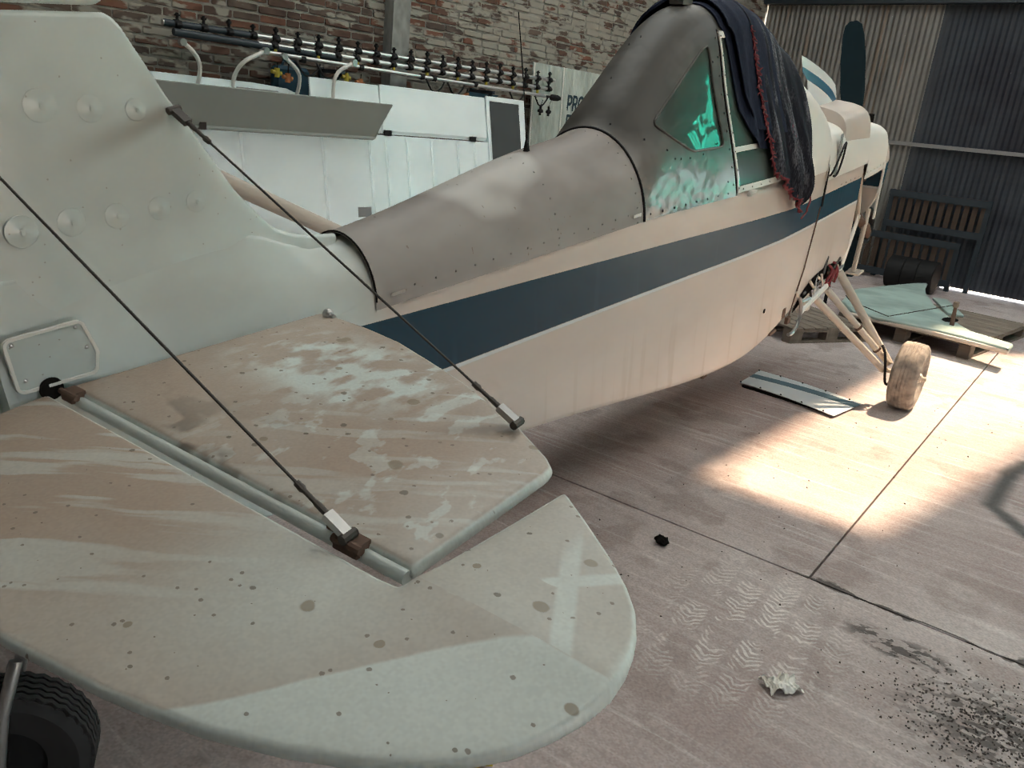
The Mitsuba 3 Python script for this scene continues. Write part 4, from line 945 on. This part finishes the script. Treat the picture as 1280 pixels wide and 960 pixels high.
for x in (4.71, 5.76): wp('hinge_fitting', bx(x, on_wing(x, 1.405)[1] - 0.004, 1.412, 0.075, 0.02, 0.045), 'mat_black', smooth=False)
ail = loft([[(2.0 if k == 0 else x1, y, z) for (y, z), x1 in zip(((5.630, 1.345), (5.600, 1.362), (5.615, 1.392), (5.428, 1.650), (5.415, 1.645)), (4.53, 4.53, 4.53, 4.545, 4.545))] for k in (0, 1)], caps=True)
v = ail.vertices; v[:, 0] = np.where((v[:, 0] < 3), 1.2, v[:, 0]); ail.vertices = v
wp('aileron', ail, 'mat_aileron_shaded', smooth=20, label='aileron tipped forward on its hinge, its shade painted in grey')
wp('hinge_fitting', cat([bx(2.98, 5.615, 1.372, 0.05, 0.05, 0.05)]), 'mat_fitting', smooth=False)
wp('pitot', sheet(np.array([[on_wing(x, z, 0.003) for z in (0.72, 0.80)] for x in (4.33, 4.47)]), 0.003), 'mat_trim_grey')
wing2 = thing('wing', 'pale second wing standing behind the first, only its upper edge showing', 'airplane wing')
sec = full_sec(None, 5.80, 0.105, 0.05, 1.70)
tip = []
for x, f in ((-1.2, 1), (3.6, 1), (3.9, 0.99), (4.05, 0.965), (4.13, 0.93), (4.17, 0.88)):
    q = sec.copy(); q[:, 1] = q[:, 1] * f; tip.append(np.c_[np.full(len(q), x), q])
part('skin', loft(tip, caps=True), 'mat_wing', wing2, smooth=35)
part('inspection_cover', bx(3.62, 5.935, 1.64, 0.36, 0.012, 0.035), 'mat_trim_grey', wing2)
for pts in (((2.992, 1.916), (3.05, 1.88), (3.121, 1.80), (3.14, 1.70), (3.136, 1.60)), ((3.657, 1.939), (3.56, 1.89), (3.47, 1.83), (3.435, 1.76), (3.432, 1.60)), ((3.819, 1.917), (3.89, 1.87), (3.968, 1.80), (3.993, 1.72), (3.994, 1.58)), ((4.32, 1.937), (4.23, 1.89), (4.155, 1.83), (4.13, 1.755), (4.125, 1.62))):
    FR = pts[0][0] == 4.32
    hk = part('boom_hanger', tube(spline([(x, y_, z) for (x, z), y_ in zip(pts, (5.66,) * 5 if FR else (5.885, 5.885, 5.90, 5.935, 5.968))], 18), 0.0155, 10), 'mat_white', wing if FR else wing2, smooth=40, label='bent white tube bracket')
    part('hanger_eye', cat([cyl((pts[0][0], 5.64 if FR else 5.865, pts[0][1]), (pts[0][0], 5.68 if FR else 5.905, pts[0][1]), 0.026, 10)]), 'mat_steel', hk, smooth=30)

# ------------------------------------------------------------------ crop-spray booms on wall brackets
def boom(label, x0, x1, z0, z1, y, r, mt, nx, nstep, tall, nmat='mat_black', under=None, start=0):
    b = thing('spray_boom', label, 'spray boom', )
    P = lambda x: np.array([x, y, z0 + (z1 - z0) * (x - x0) / (x1 - x0)])
    part('pipe', cyl(P(x0), P(x1), r, 12), mt, b, smooth=40)
    xs = np.arange(nx, x1 - 0.03, nstep)
    for i, x in enumerate(xs):
        c = P(x); rz = 0.9 + 0.2 * ((i * 37) % 5) / 4
        m = cat([cyl(c + [-0.026, 0, 0], c + [0.026, 0, 0], r + 0.010, 10), cyl(c + [0, -0.004, r * 0.4], c + [0, -0.004, r + tall * rz], 0.011, 8), cyl(c + [0, -0.004, r + tall * 0.55], c + [0, -0.004, r + tall * 0.8 * rz], 0.021, 10), cyl(c + [-0.02, -0.03, -0.005], c + [0.02, -0.03, -0.005], 0.017, 8)])
        nz = part('nozzle', m, nmat, b, smooth=30)
        if under and i % 2 == 0: part('nozzle_cap', cyl(c + [0, -0.022, -r - 0.05], c + [0, -0.022, -r - 0.005], 0.014, 8), under, nz, smooth=30)
    return b
b1 = boom('rear spray boom nearest the bricks, black nozzles standing up along it', 2.94, 7.39, 2.039, 2.079, 6.07, 0.020, 'mat_alu', 3.05, 0.202, 0.062)
part('sleeve', cyl((2.95, 6.07, 2.039), (3.63, 6.07, 2.045), 0.024, 12), 'mat_dark_steel', b1, smooth=40)
b2 = boom('middle spray boom with black nozzles and yellow caps', 3.65, 7.23, 1.990, 1.980, 5.985, 0.020, 'mat_alu', 3.79, 0.200, 0.055, under='mat_yellow')
part('sleeve', cyl((2.98, 5.985, 1.980), (4.43, 5.985, 1.973), 0.026, 12), 'mat_dark_steel', b2, smooth=40)
b3 = thing('spray_boom', 'thin white lower spray boom with hoses dangling, black tip at its end', 'spray boom')
part('pipe', cyl((3.635, 5.93, 1.931), (7.09, 5.93, 1.901), 0.017, 12), 'mat_alu', b3, smooth=40)
part('end_valve', cat([cyl((7.09, 5.93, 1.901), (7.31, 5.93, 1.896), 0.012, 8), moved(lathe([(0, 0.11), (0.02, 0.09), (0.032, 0.05), (0.032, -0.05), (0.015, -0.07), (0, -0.07)], 12, 0), (7.25, 5.93, 1.896))]), 'mat_black', b3, smooth=30)
for x in (3.95, 4.15, 5.35, 5.62, 6.5, 6.9): part('hose', tube(spline([(x, 5.93, 1.905), (x + 0.03, 5.92, 1.86), (x + 0.09, 5.92, 1.80), (x + 0.20, 5.93, 1.84), (x + 0.24, 5.93, 1.905)], 14), 0.008, 6), 'mat_black', b3, smooth=40)
for x in (4.02, 4.6, 5.3, 5.45, 6.0): part('clamp', cyl((x - 0.02, 5.93, 1.917), (x + 0.02, 5.93, 1.917), 0.026, 10), 'mat_black', b3, smooth=30)
for x, lb in ((4.40, 'dark steel wall bracket under the booms, left of the pillar'), (6.25, 'dark blue steel wall bracket under the booms, right of the pillar')):
    w = thing('wall_bracket', lb, 'bracket')
    part('arm', cat([bx(x, 6.07, 1.862, 0.035, 0.33, 0.03)]), 'mat_dark_steel', w)
    part('post', bx(x, 6.212, 1.72, 0.035, 0.03, 0.34), 'mat_dark_steel', w)
    part('brace', tube([(x, 5.94, 1.850), (x, 6.21, 1.58)], 0.014, 6), 'mat_dark_steel', w)
    if x > 6: part('gusset', extrude(Polygon([(-0.22, 0), (0.22, 0), (0.02, -0.15), (-0.18, -0.13)]), 0.01).apply_transform(trimesh.transformations.rotation_matrix(np.pi / 2, [1, 0, 0])).apply_translation((x, 6.05, 1.846)), 'mat_bluecan', w)
can = thing('jerrycan', 'dark blue plastic can hanging on the bricks behind the spray booms, left of the pillar', 'can')
part('body', moved(bevbox(0.34, 0.10, 0.34, 0.03), (4.06, 6.165, 1.69)), 'mat_bluecan', can)
part('handle', tube([(3.98, 6.17, 1.85), (4.0, 6.17, 1.90), (4.12, 6.17, 1.90), (4.14, 6.17, 1.85)], 0.012, 8), 'mat_bluecan', can, smooth=40)
part('hook', tube([(4.06, 6.17, 1.90), (4.06, 6.215, 1.93)], 0.008, 6), 'mat_dark_steel', can)
for i, (x, z, mt, lb) in enumerate(((3.80, 1.80, 'mat_yellow', 'yellow spray fitting hanging over the second wing, leftmost of the coloured fittings'), (3.90, 1.77, 'mat_orange', 'orange spray fitting hanging beside the yellow one'), (4.62, 1.80, 'mat_orange', 'orange spray fitting hanging just left of the pillar'), (5.92, 1.80, 'mat_orange', 'orange spray fitting hanging right of the pillar'), (4.47, 1.83, 'mat_yellow', 'yellow cap hanging on the lower boom right of the dark blue can'))):
    t_ = thing('spray_fitting', lb, 'hose fitting')
    part('body', cat([cyl((x, 5.952, z - 0.04), (x, 5.952, z + 0.03), 0.022, 10), cyl((x - 0.05, 5.952, z), (x + 0.04, 5.952, z - 0.01), 0.016, 10)]), mt, t_, smooth=30)
    part('hook', tube([(x, 5.952, z + 0.03), (x, 5.945, 1.868)], 0.005, 6), 'mat_black', t_)

# ------------------------------------------------------------------ corrugated sign leaning on the wall
sg = thing('sign', 'pale corrugated metal sheet with dark blue painted words, leaning on the brick wall', 'sign')
xs = np.arange(7.10, 8.41, 0.0085); sy = lambda x, z: 6.10 + 0.055 * (z - 1.2) + 0.007 * math.sin(2 * math.pi * x / 0.068)
part('sheet', sheet(np.array([[(x, sy(x, z), z) for z in np.linspace(0.05, 2.24, 6)] for x in xs]), 0.003), 'mat_sign', sg, smooth=40)
for x in (7.10, 7.62): part('edge_lap', sheet(np.array([[(x + dx, 6.10 + 0.055 * (z - 1.2) - 0.012, z) for z in np.linspace(0.05, 2.24, 3)] for dx in (0, 0.018)]), 0.003), 'mat_white', sg)
for txt, z in (('PROHIB', 1.79), ('FUMAR', 1.575)):
    m = meshkit.text_mesh(txt, 0.165, 0.003, bold=True); w0 = m.bounds[1][0]; m.apply_scale([0.62 / w0 if txt == 'PROHIB' else 0.115 * 5 / w0, 1, 1])
    m.apply_transform(trimesh.transformations.rotation_matrix(np.pi / 2, [1, 0, 0])); m.apply_translation((7.72, 6.10 + 0.055 * (z - 1.1) - 0.010, z))
    part('lettering', m, 'mat_sign_paint', sg, label='dark blue painted letters')
for x, lb in ((7.08, 'small black nozzle hanging before the pale sign, left one of the pair'), (7.22, 'small black nozzle hanging before the pale sign, right one of the pair')):
    t_ = thing('loose_nozzle', lb, 'nozzle')
    part('body', cat([cyl((x, 5.97, 1.70), (x, 5.97, 1.80), 0.013, 8), cyl((x - 0.03, 5.97, 1.745), (x + 0.03, 5.97, 1.745), 0.018, 8)]), 'mat_black', t_, smooth=30)
    part('hook', tube([(x, 5.97, 1.80), (x, 5.95, 1.858)], 0.003, 6), 'mat_black', t_)

# ------------------------------------------------------------------ pallets, spare tail part, loose panel
def pallet(label, cx, cy, rz, lx=1.2, ly=1.0, nb=7, h=0.14):
    p = thing('pallet', label, 'pallet'); tw = T().translate([cx, cy, 0]).rotate([0, 0, 1], rz)
    bw = lx / nb
    for i in range(nb): part('top_board', moved(bevbox(bw - 0.018, ly, 0.020, 0.003), (-lx / 2 + bw * (i + 0.5), 0, h - 0.010)), 'mat_pallet', p, tw=tw)
    for yv in (-ly / 2 + 0.05, 0, ly / 2 - 0.05): part('stringer', bx(0, yv, h - 0.030, lx, 0.10, 0.02), 'mat_pallet', p, tw=tw)
    for yv in (-ly / 2 + 0.05, 0, ly / 2 - 0.05):
        for xv in (-lx / 2 + 0.07, 0, lx / 2 - 0.07): part('block', bx(xv, yv, h / 2 - 0.010, 0.14, 0.10, h - 0.06), 'mat_pallet', p, tw=tw)
        part('bottom_board', bx(0, yv, 0.010, lx, 0.10, 0.020), 'mat_pallet', p, tw=tw)
pallet('weathered pallet under the pale green tail surface, right of the wheel', 9.05, 2.02, -4.0, 1.85, 1.25, 9)
pallet('grey pallet behind the landing gear strut, partly below the fuselage', 7.55, 2.86, -24.0, 1.0, 0.9, 7)
tp = thing('spare_fin', 'spare pale green tail surface with a pointed top lying on the pallet', 'airplane part')
TPz = 0.165
pts = [(8.175, 1.158), (7.908, 1.138), (8.0, 1.55), (8.02, 1.917), (7.98, 2.307), (8.063, 2.574), (8.45, 2.80), (9.05, 2.93), (9.362, 2.99), (10.169, 2.875), (10.75, 2.78), (11.067, 2.669), (10.55, 2.56), (10.1, 2.42), (9.799, 2.295), (9.42, 2.15), (9.08, 1.968), (8.70, 1.78), (8.339, 1.54)]
m = plate(Polygon(pts).buffer(-0.02).buffer(0.02), 0.02, 0.06, half=lambda x, y, d: 0.02 + 0.012 * np.clip(d / 0.2, 0, 1)); m.apply_translation((0, 0, TPz + 0.032))
part('skin', m, 'mat_greenwhite', tp, smooth=40)
part('spar', tube([(7.93, 1.15, TPz + 0.01), (8.03, 1.9, TPz + 0.01), (8.0, 2.55, TPz + 0.01)], 0.022, 8), 'mat_strut', tp, smooth=40)
z1 = TPz + 0.05
part('mast', tube([(8.36, 1.72, z1), (8.37, 1.73, z1 + 0.13), (8.40, 1.74, z1 + 0.20)], [0.022, 0.018, 0.014], 8), 'mat_rust', tp, smooth=40, label='rusty upright control horn')
part('mast_clip', bx(8.40, 1.74, z1 + 0.20, 0.06, 0.04, 0.05), 'mat_pallet', tp)
part('stay_wire', tube([(8.40, 1.74, z1 + 0.20), (8.02, 2.20, z1 + 0.02)], 0.004, 6), 'mat_wire', tp)
part('stay_wire', tube([(8.02, 2.20, z1 + 0.02), (8.10, 2.60, z1 + 0.07), (8.3, 2.72, z1 + 0.08)], 0.004, 6), 'mat_wire', tp)
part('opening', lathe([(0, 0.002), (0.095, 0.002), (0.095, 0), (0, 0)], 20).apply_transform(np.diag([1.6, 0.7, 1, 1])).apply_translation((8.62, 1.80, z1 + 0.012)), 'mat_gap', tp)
t2 = thing('trim_tab', 'narrow green strip lying on the pallet behind the rusty control horn', 'airplane part')
scene[t2] = mikit.ply(moved(bevbox(0.95, 0.16, 0.03, 0.006), (9.85, 2.12, 0.155), [(math.radians(24), [0, 0, 1])]), 'mat_greenwhite')
lp = thing('metal_sheet', 'flat white sheet of metal with a blue stripe lying on the floor by the wheel', 'metal sheet')
def f_lp(p, n, uv):
    d = (p.x - 5.36) * 0.995 + (p.y - 2.0) * 0.04
    b = smoothstep(0.16, 0.165, d) * (1 - smoothstep(0.275, 0.28, d))
    return mix((0.60, 0.65, 0.67), (0.10, 0.17, 0.21), b)
mat('mat_loose_panel', proc(f_lp), 0.35)
q = np.array([(5.299, 2.323), (5.768, 2.391), (5.684, 1.58), (5.202, 1.601)])
gr = np.array([[(lambda a, b: np.r_[(q[0] * (1 - a) + q[1] * a) * (1 - b) + (q[3] * (1 - a) + q[2] * a) * b, 0.019 - 0.006 * a + 0.010 * math.sin(math.pi * b)])(a, b) for b in np.linspace(0, 1, 10)] for a in np.linspace(0, 1, 5)])
part('skin', sheet(gr, 0.003), 'mat_loose_panel', lp, smooth=40)
for b_ in ((5.275, 1.96, 0.008, 0.012, 0.66, 0.016), (5.70, 1.99, 0.005, 0.012, 0.7, 0.010)): part('edge_shade_strip', bx(*b_), 'mat_gap', lp)  # black strips standing for the shadow under the raised sheet
part('rivet', cat([trimesh.creation.icosphere(1, 0.007).apply_translation(gr[i, j] + [0.012 if i == 0 else -0.012, 0, 0.003]) for i in (0, 4) for j in range(0, 10, 2)]), 'mat_black', lp, kind='stuff')

# ------------------------------------------------------------------ dark clutter at the end wall
def crate(label, y0, y1, z0, z1, x, nb):
    c = thing('wooden_rack', label, 'rack'); w = (y1 - y0) / nb
    for i in range(nb): part('slat', bx(x - 0.012, y0 + w * (i + 0.5), (z0 + z1) / 2, 0.02, w * 0.62, z1 - z0), 'mat_rack_wood', c)
    for z in (z0 + 0.05, z1 - 0.05): part('rail', bx(x - 0.04, (y0 + y1) / 2, z, 0.04, y1 - y0 + 0.06, 0.09), 'mat_dark_steel', c)
    for yv in (y0, y1): part('upright', bx(x - 0.02, yv, z1 / 2, 0.04, 0.06, z1), 'mat_dark_steel', c)
crate('dark slatted wooden rack standing against the end wall', 2.50, 3.75, 0.72, 1.24, WX - 0.10, 12)
crate('low dark slatted rack on the floor before the taller rack', 2.70, 4.25, 0.05, 0.66, WX - 0.28, 14)
dk = thing('drum', 'black drum on its side on the floor before the dark racks', 'drum')
part('body', moved(lathe([(0, -0.30), (0.20, -0.30), (0.215, -0.29), (0.215, -0.10), (0.205, -0.09), (0.215, -0.08), (0.215, 0.08), (0.205, 0.09), (0.215, 0.10), (0.215, 0.29), (0.20, 0.30), (0, 0.30)], 28, 1), (11.6, 3.02, 0.215)), 'mat_black', dk, smooth=30)
st_ = thing('trestle', 'thin black two-legged stand on the floor under the airplane nose', 'stand')
for dx in (0, 0.14):
    part('leg', tube([(8.3 + dx, 3.10 - dx, 0.0), (8.3 + dx, 3.10 - dx, 0.62)], 0.018, 8), 'mat_black', st_)
part('foot', bx(8.37, 3.03, 0.012, 0.36, 0.08, 0.024, -0.78), 'mat_black', st_)
part('head', bx(8.37, 3.03, 0.63, 0.26, 0.06, 0.03, -0.78), 'mat_black', st_)

# ------------------------------------------------------------------ litter on the floor
sc = thing('paper_scrap', 'crumpled white scrap of paper on the floor at lower right', 'paper')
g = np.array([[(a, b, 0.0) for b in np.linspace(-0.038, 0.038, 16)] for a in np.linspace(-0.060, 0.060, 24)])
hgt = np.abs(meshkit.noise(g * 50 + 3, 5) - 0.5) * 0.060 + np.abs(meshkit.noise(g * 120, 8) - 0.5) * 0.02
g[..., 2] = 0.003 + hgt; g[..., 0] += (meshkit.noise(g * 40 + 9, 2) - 0.5) * 0.02; g[..., 1] += (meshkit.noise(g * 40 + 2, 3) - 0.5) * 0.02
scene[sc] = {**mikit.ply(sheet(g, 0.001), 'mat_white'), 'to_world': T().translate([2.305, 0.668, 0.0]).rotate([0, 0, 1], -35)}
def clod(label, x, y, r, n, seed, key='dirt_clod', mt='mat_gap', c='dirt clod'):
    q = np.random.default_rng(seed); t_ = thing(key, label, c); ms = []
    for i in range(n):
        m = trimesh.creation.icosphere(1, 1.0); m.vertices *= (0.7 + 0.6 * q.random((len(m.vertices), 1))) * r * q.uniform(0.4, 1.0); m.apply_translation((q.normal(0, r * 0.9), q.normal(0, r * 0.7), 0)); m.vertices[:, 2] -= m.vertices[:, 2].min(); ms.append(m)
    scene[t_] = {**mikit.ply(cat(ms), mt), 'to_world': T().translate([x, y, 0.0])}
    labels[t_]['kind'] = 'stuff' if n > 3 else labels[t_].get('kind', 'stuff')
    if n <= 3: labels[t_].pop('kind')
clod('cluster of small black dirt clods on the floor just beyond the elevator tip', 2.802, 1.436, 0.020, 9, 1)
q = np.random.default_rng(5); ms = []
for i in range(1100):
    x, y = q.normal(2.64, 0.15), q.normal(0.13, 0.15)
    r = q.uniform(0.0012, 0.0042); m = trimesh.creation.icosphere(0, 1.0); m.vertices *= (0.6 + 0.8 * q.random((12, 1))) * r; m.apply_translation((x, y, r * 0.2)); ms.append(m)
dp = thing('dirt_patch', 'patch of loose dark dirt crumbs on the floor at the lower right edge', 'dirt'); labels[dp]['kind'] = 'stuff'
scene[dp] = mikit.ply(cat(ms), 'mat_joint')
ms = []
for i in range(150):
    x, y = q.uniform(2.0, 6.5), q.uniform(0.62, 2.0); r = q.uniform(0.001, 0.0045); m = trimesh.creation.icosphere(0, 1.0); m.vertices *= (0.6 + 0.8 * q.random((12, 1))) * r; m.apply_translation((x, y, r * 0.2)); ms.append(m)
gt = thing('grit', 'scattered specks of dark grit over the open floor', 'grit'); labels[gt]['kind'] = 'stuff'
scene[gt] = mikit.ply(cat(ms), 'mat_joint')
lf = thing('leaf', 'small yellow leaf on the floor below the elevator edge at the bottom', 'leaf')
g = np.array([[(0.05 * (a - 0.5), 0.035 * b * math.sin(math.pi * min(0.97, a + 0.03)), 0.006 + 0.012 * abs(b) + 0.006 * math.sin(a * 9)) for b in (-1, -0.5, 0, 0.5, 1)] for a in np.linspace(0, 1, 9)])
scene[lf] = {**mikit.ply(sheet(g, 0.001), 'mat_yellow', smooth=True), 'to_world': T().translate([1.345, 1.095, 0]).rotate([0, 0, 1], 20)}

# ------------------------------------------------------------------ lift strut leaning in front of the wing
ls = thing('lift_strut', 'pale streamlined strut leaning on the lower wing behind the airplane tail', 'wing strut')
L0, L1 = np.array([1.9, 5.33, 1.46]), np.array([5.45, 5.24, 0.03])
ang = np.arange(20) * 2 * np.pi / 20; dd = (L1 - L0) / np.linalg.norm(L1 - L0); nn_ = np.cross(dd, [0, 1, 0]); nn_ /= np.linalg.norm(nn_)
m = loft([[P + nn_ * 0.062 * k * math.cos(a) + np.array([0, 0.028 * k * math.sin(a), 0]) for a in ang] for P, k in ((L0, 0.5), (L0 + dd * 0.1, 1), (L1 - dd * 0.15, 1), (L1, 0.5))], caps=True)
part('tube', m, 'mat_strut', ls, smooth=40)
part('end_fork', cyl(L0 + dd * 0.02, L0 - dd * 0.10, 0.016, 10), 'mat_steel', ls, smooth=40)

# alike things share a group
for base, grp in (('spray_boom', 'spray booms along the brick wall'), ('wing', 'removed airplane wings by the brick wall'), ('pallet', 'wooden pallets on the floor'), ('wall_bracket', 'brackets under the spray booms'), ('loose_nozzle', 'nozzles hanging before the sign'), ('spray_fitting', 'coloured spray fittings hanging under the booms'), ('wooden_rack', 'dark slatted racks at the end wall')):
    for k in [k for k in labels if k == base or (k.startswith(base + '_') and k[len(base) + 1:].isdigit())]: labels[k]['group'] = grp
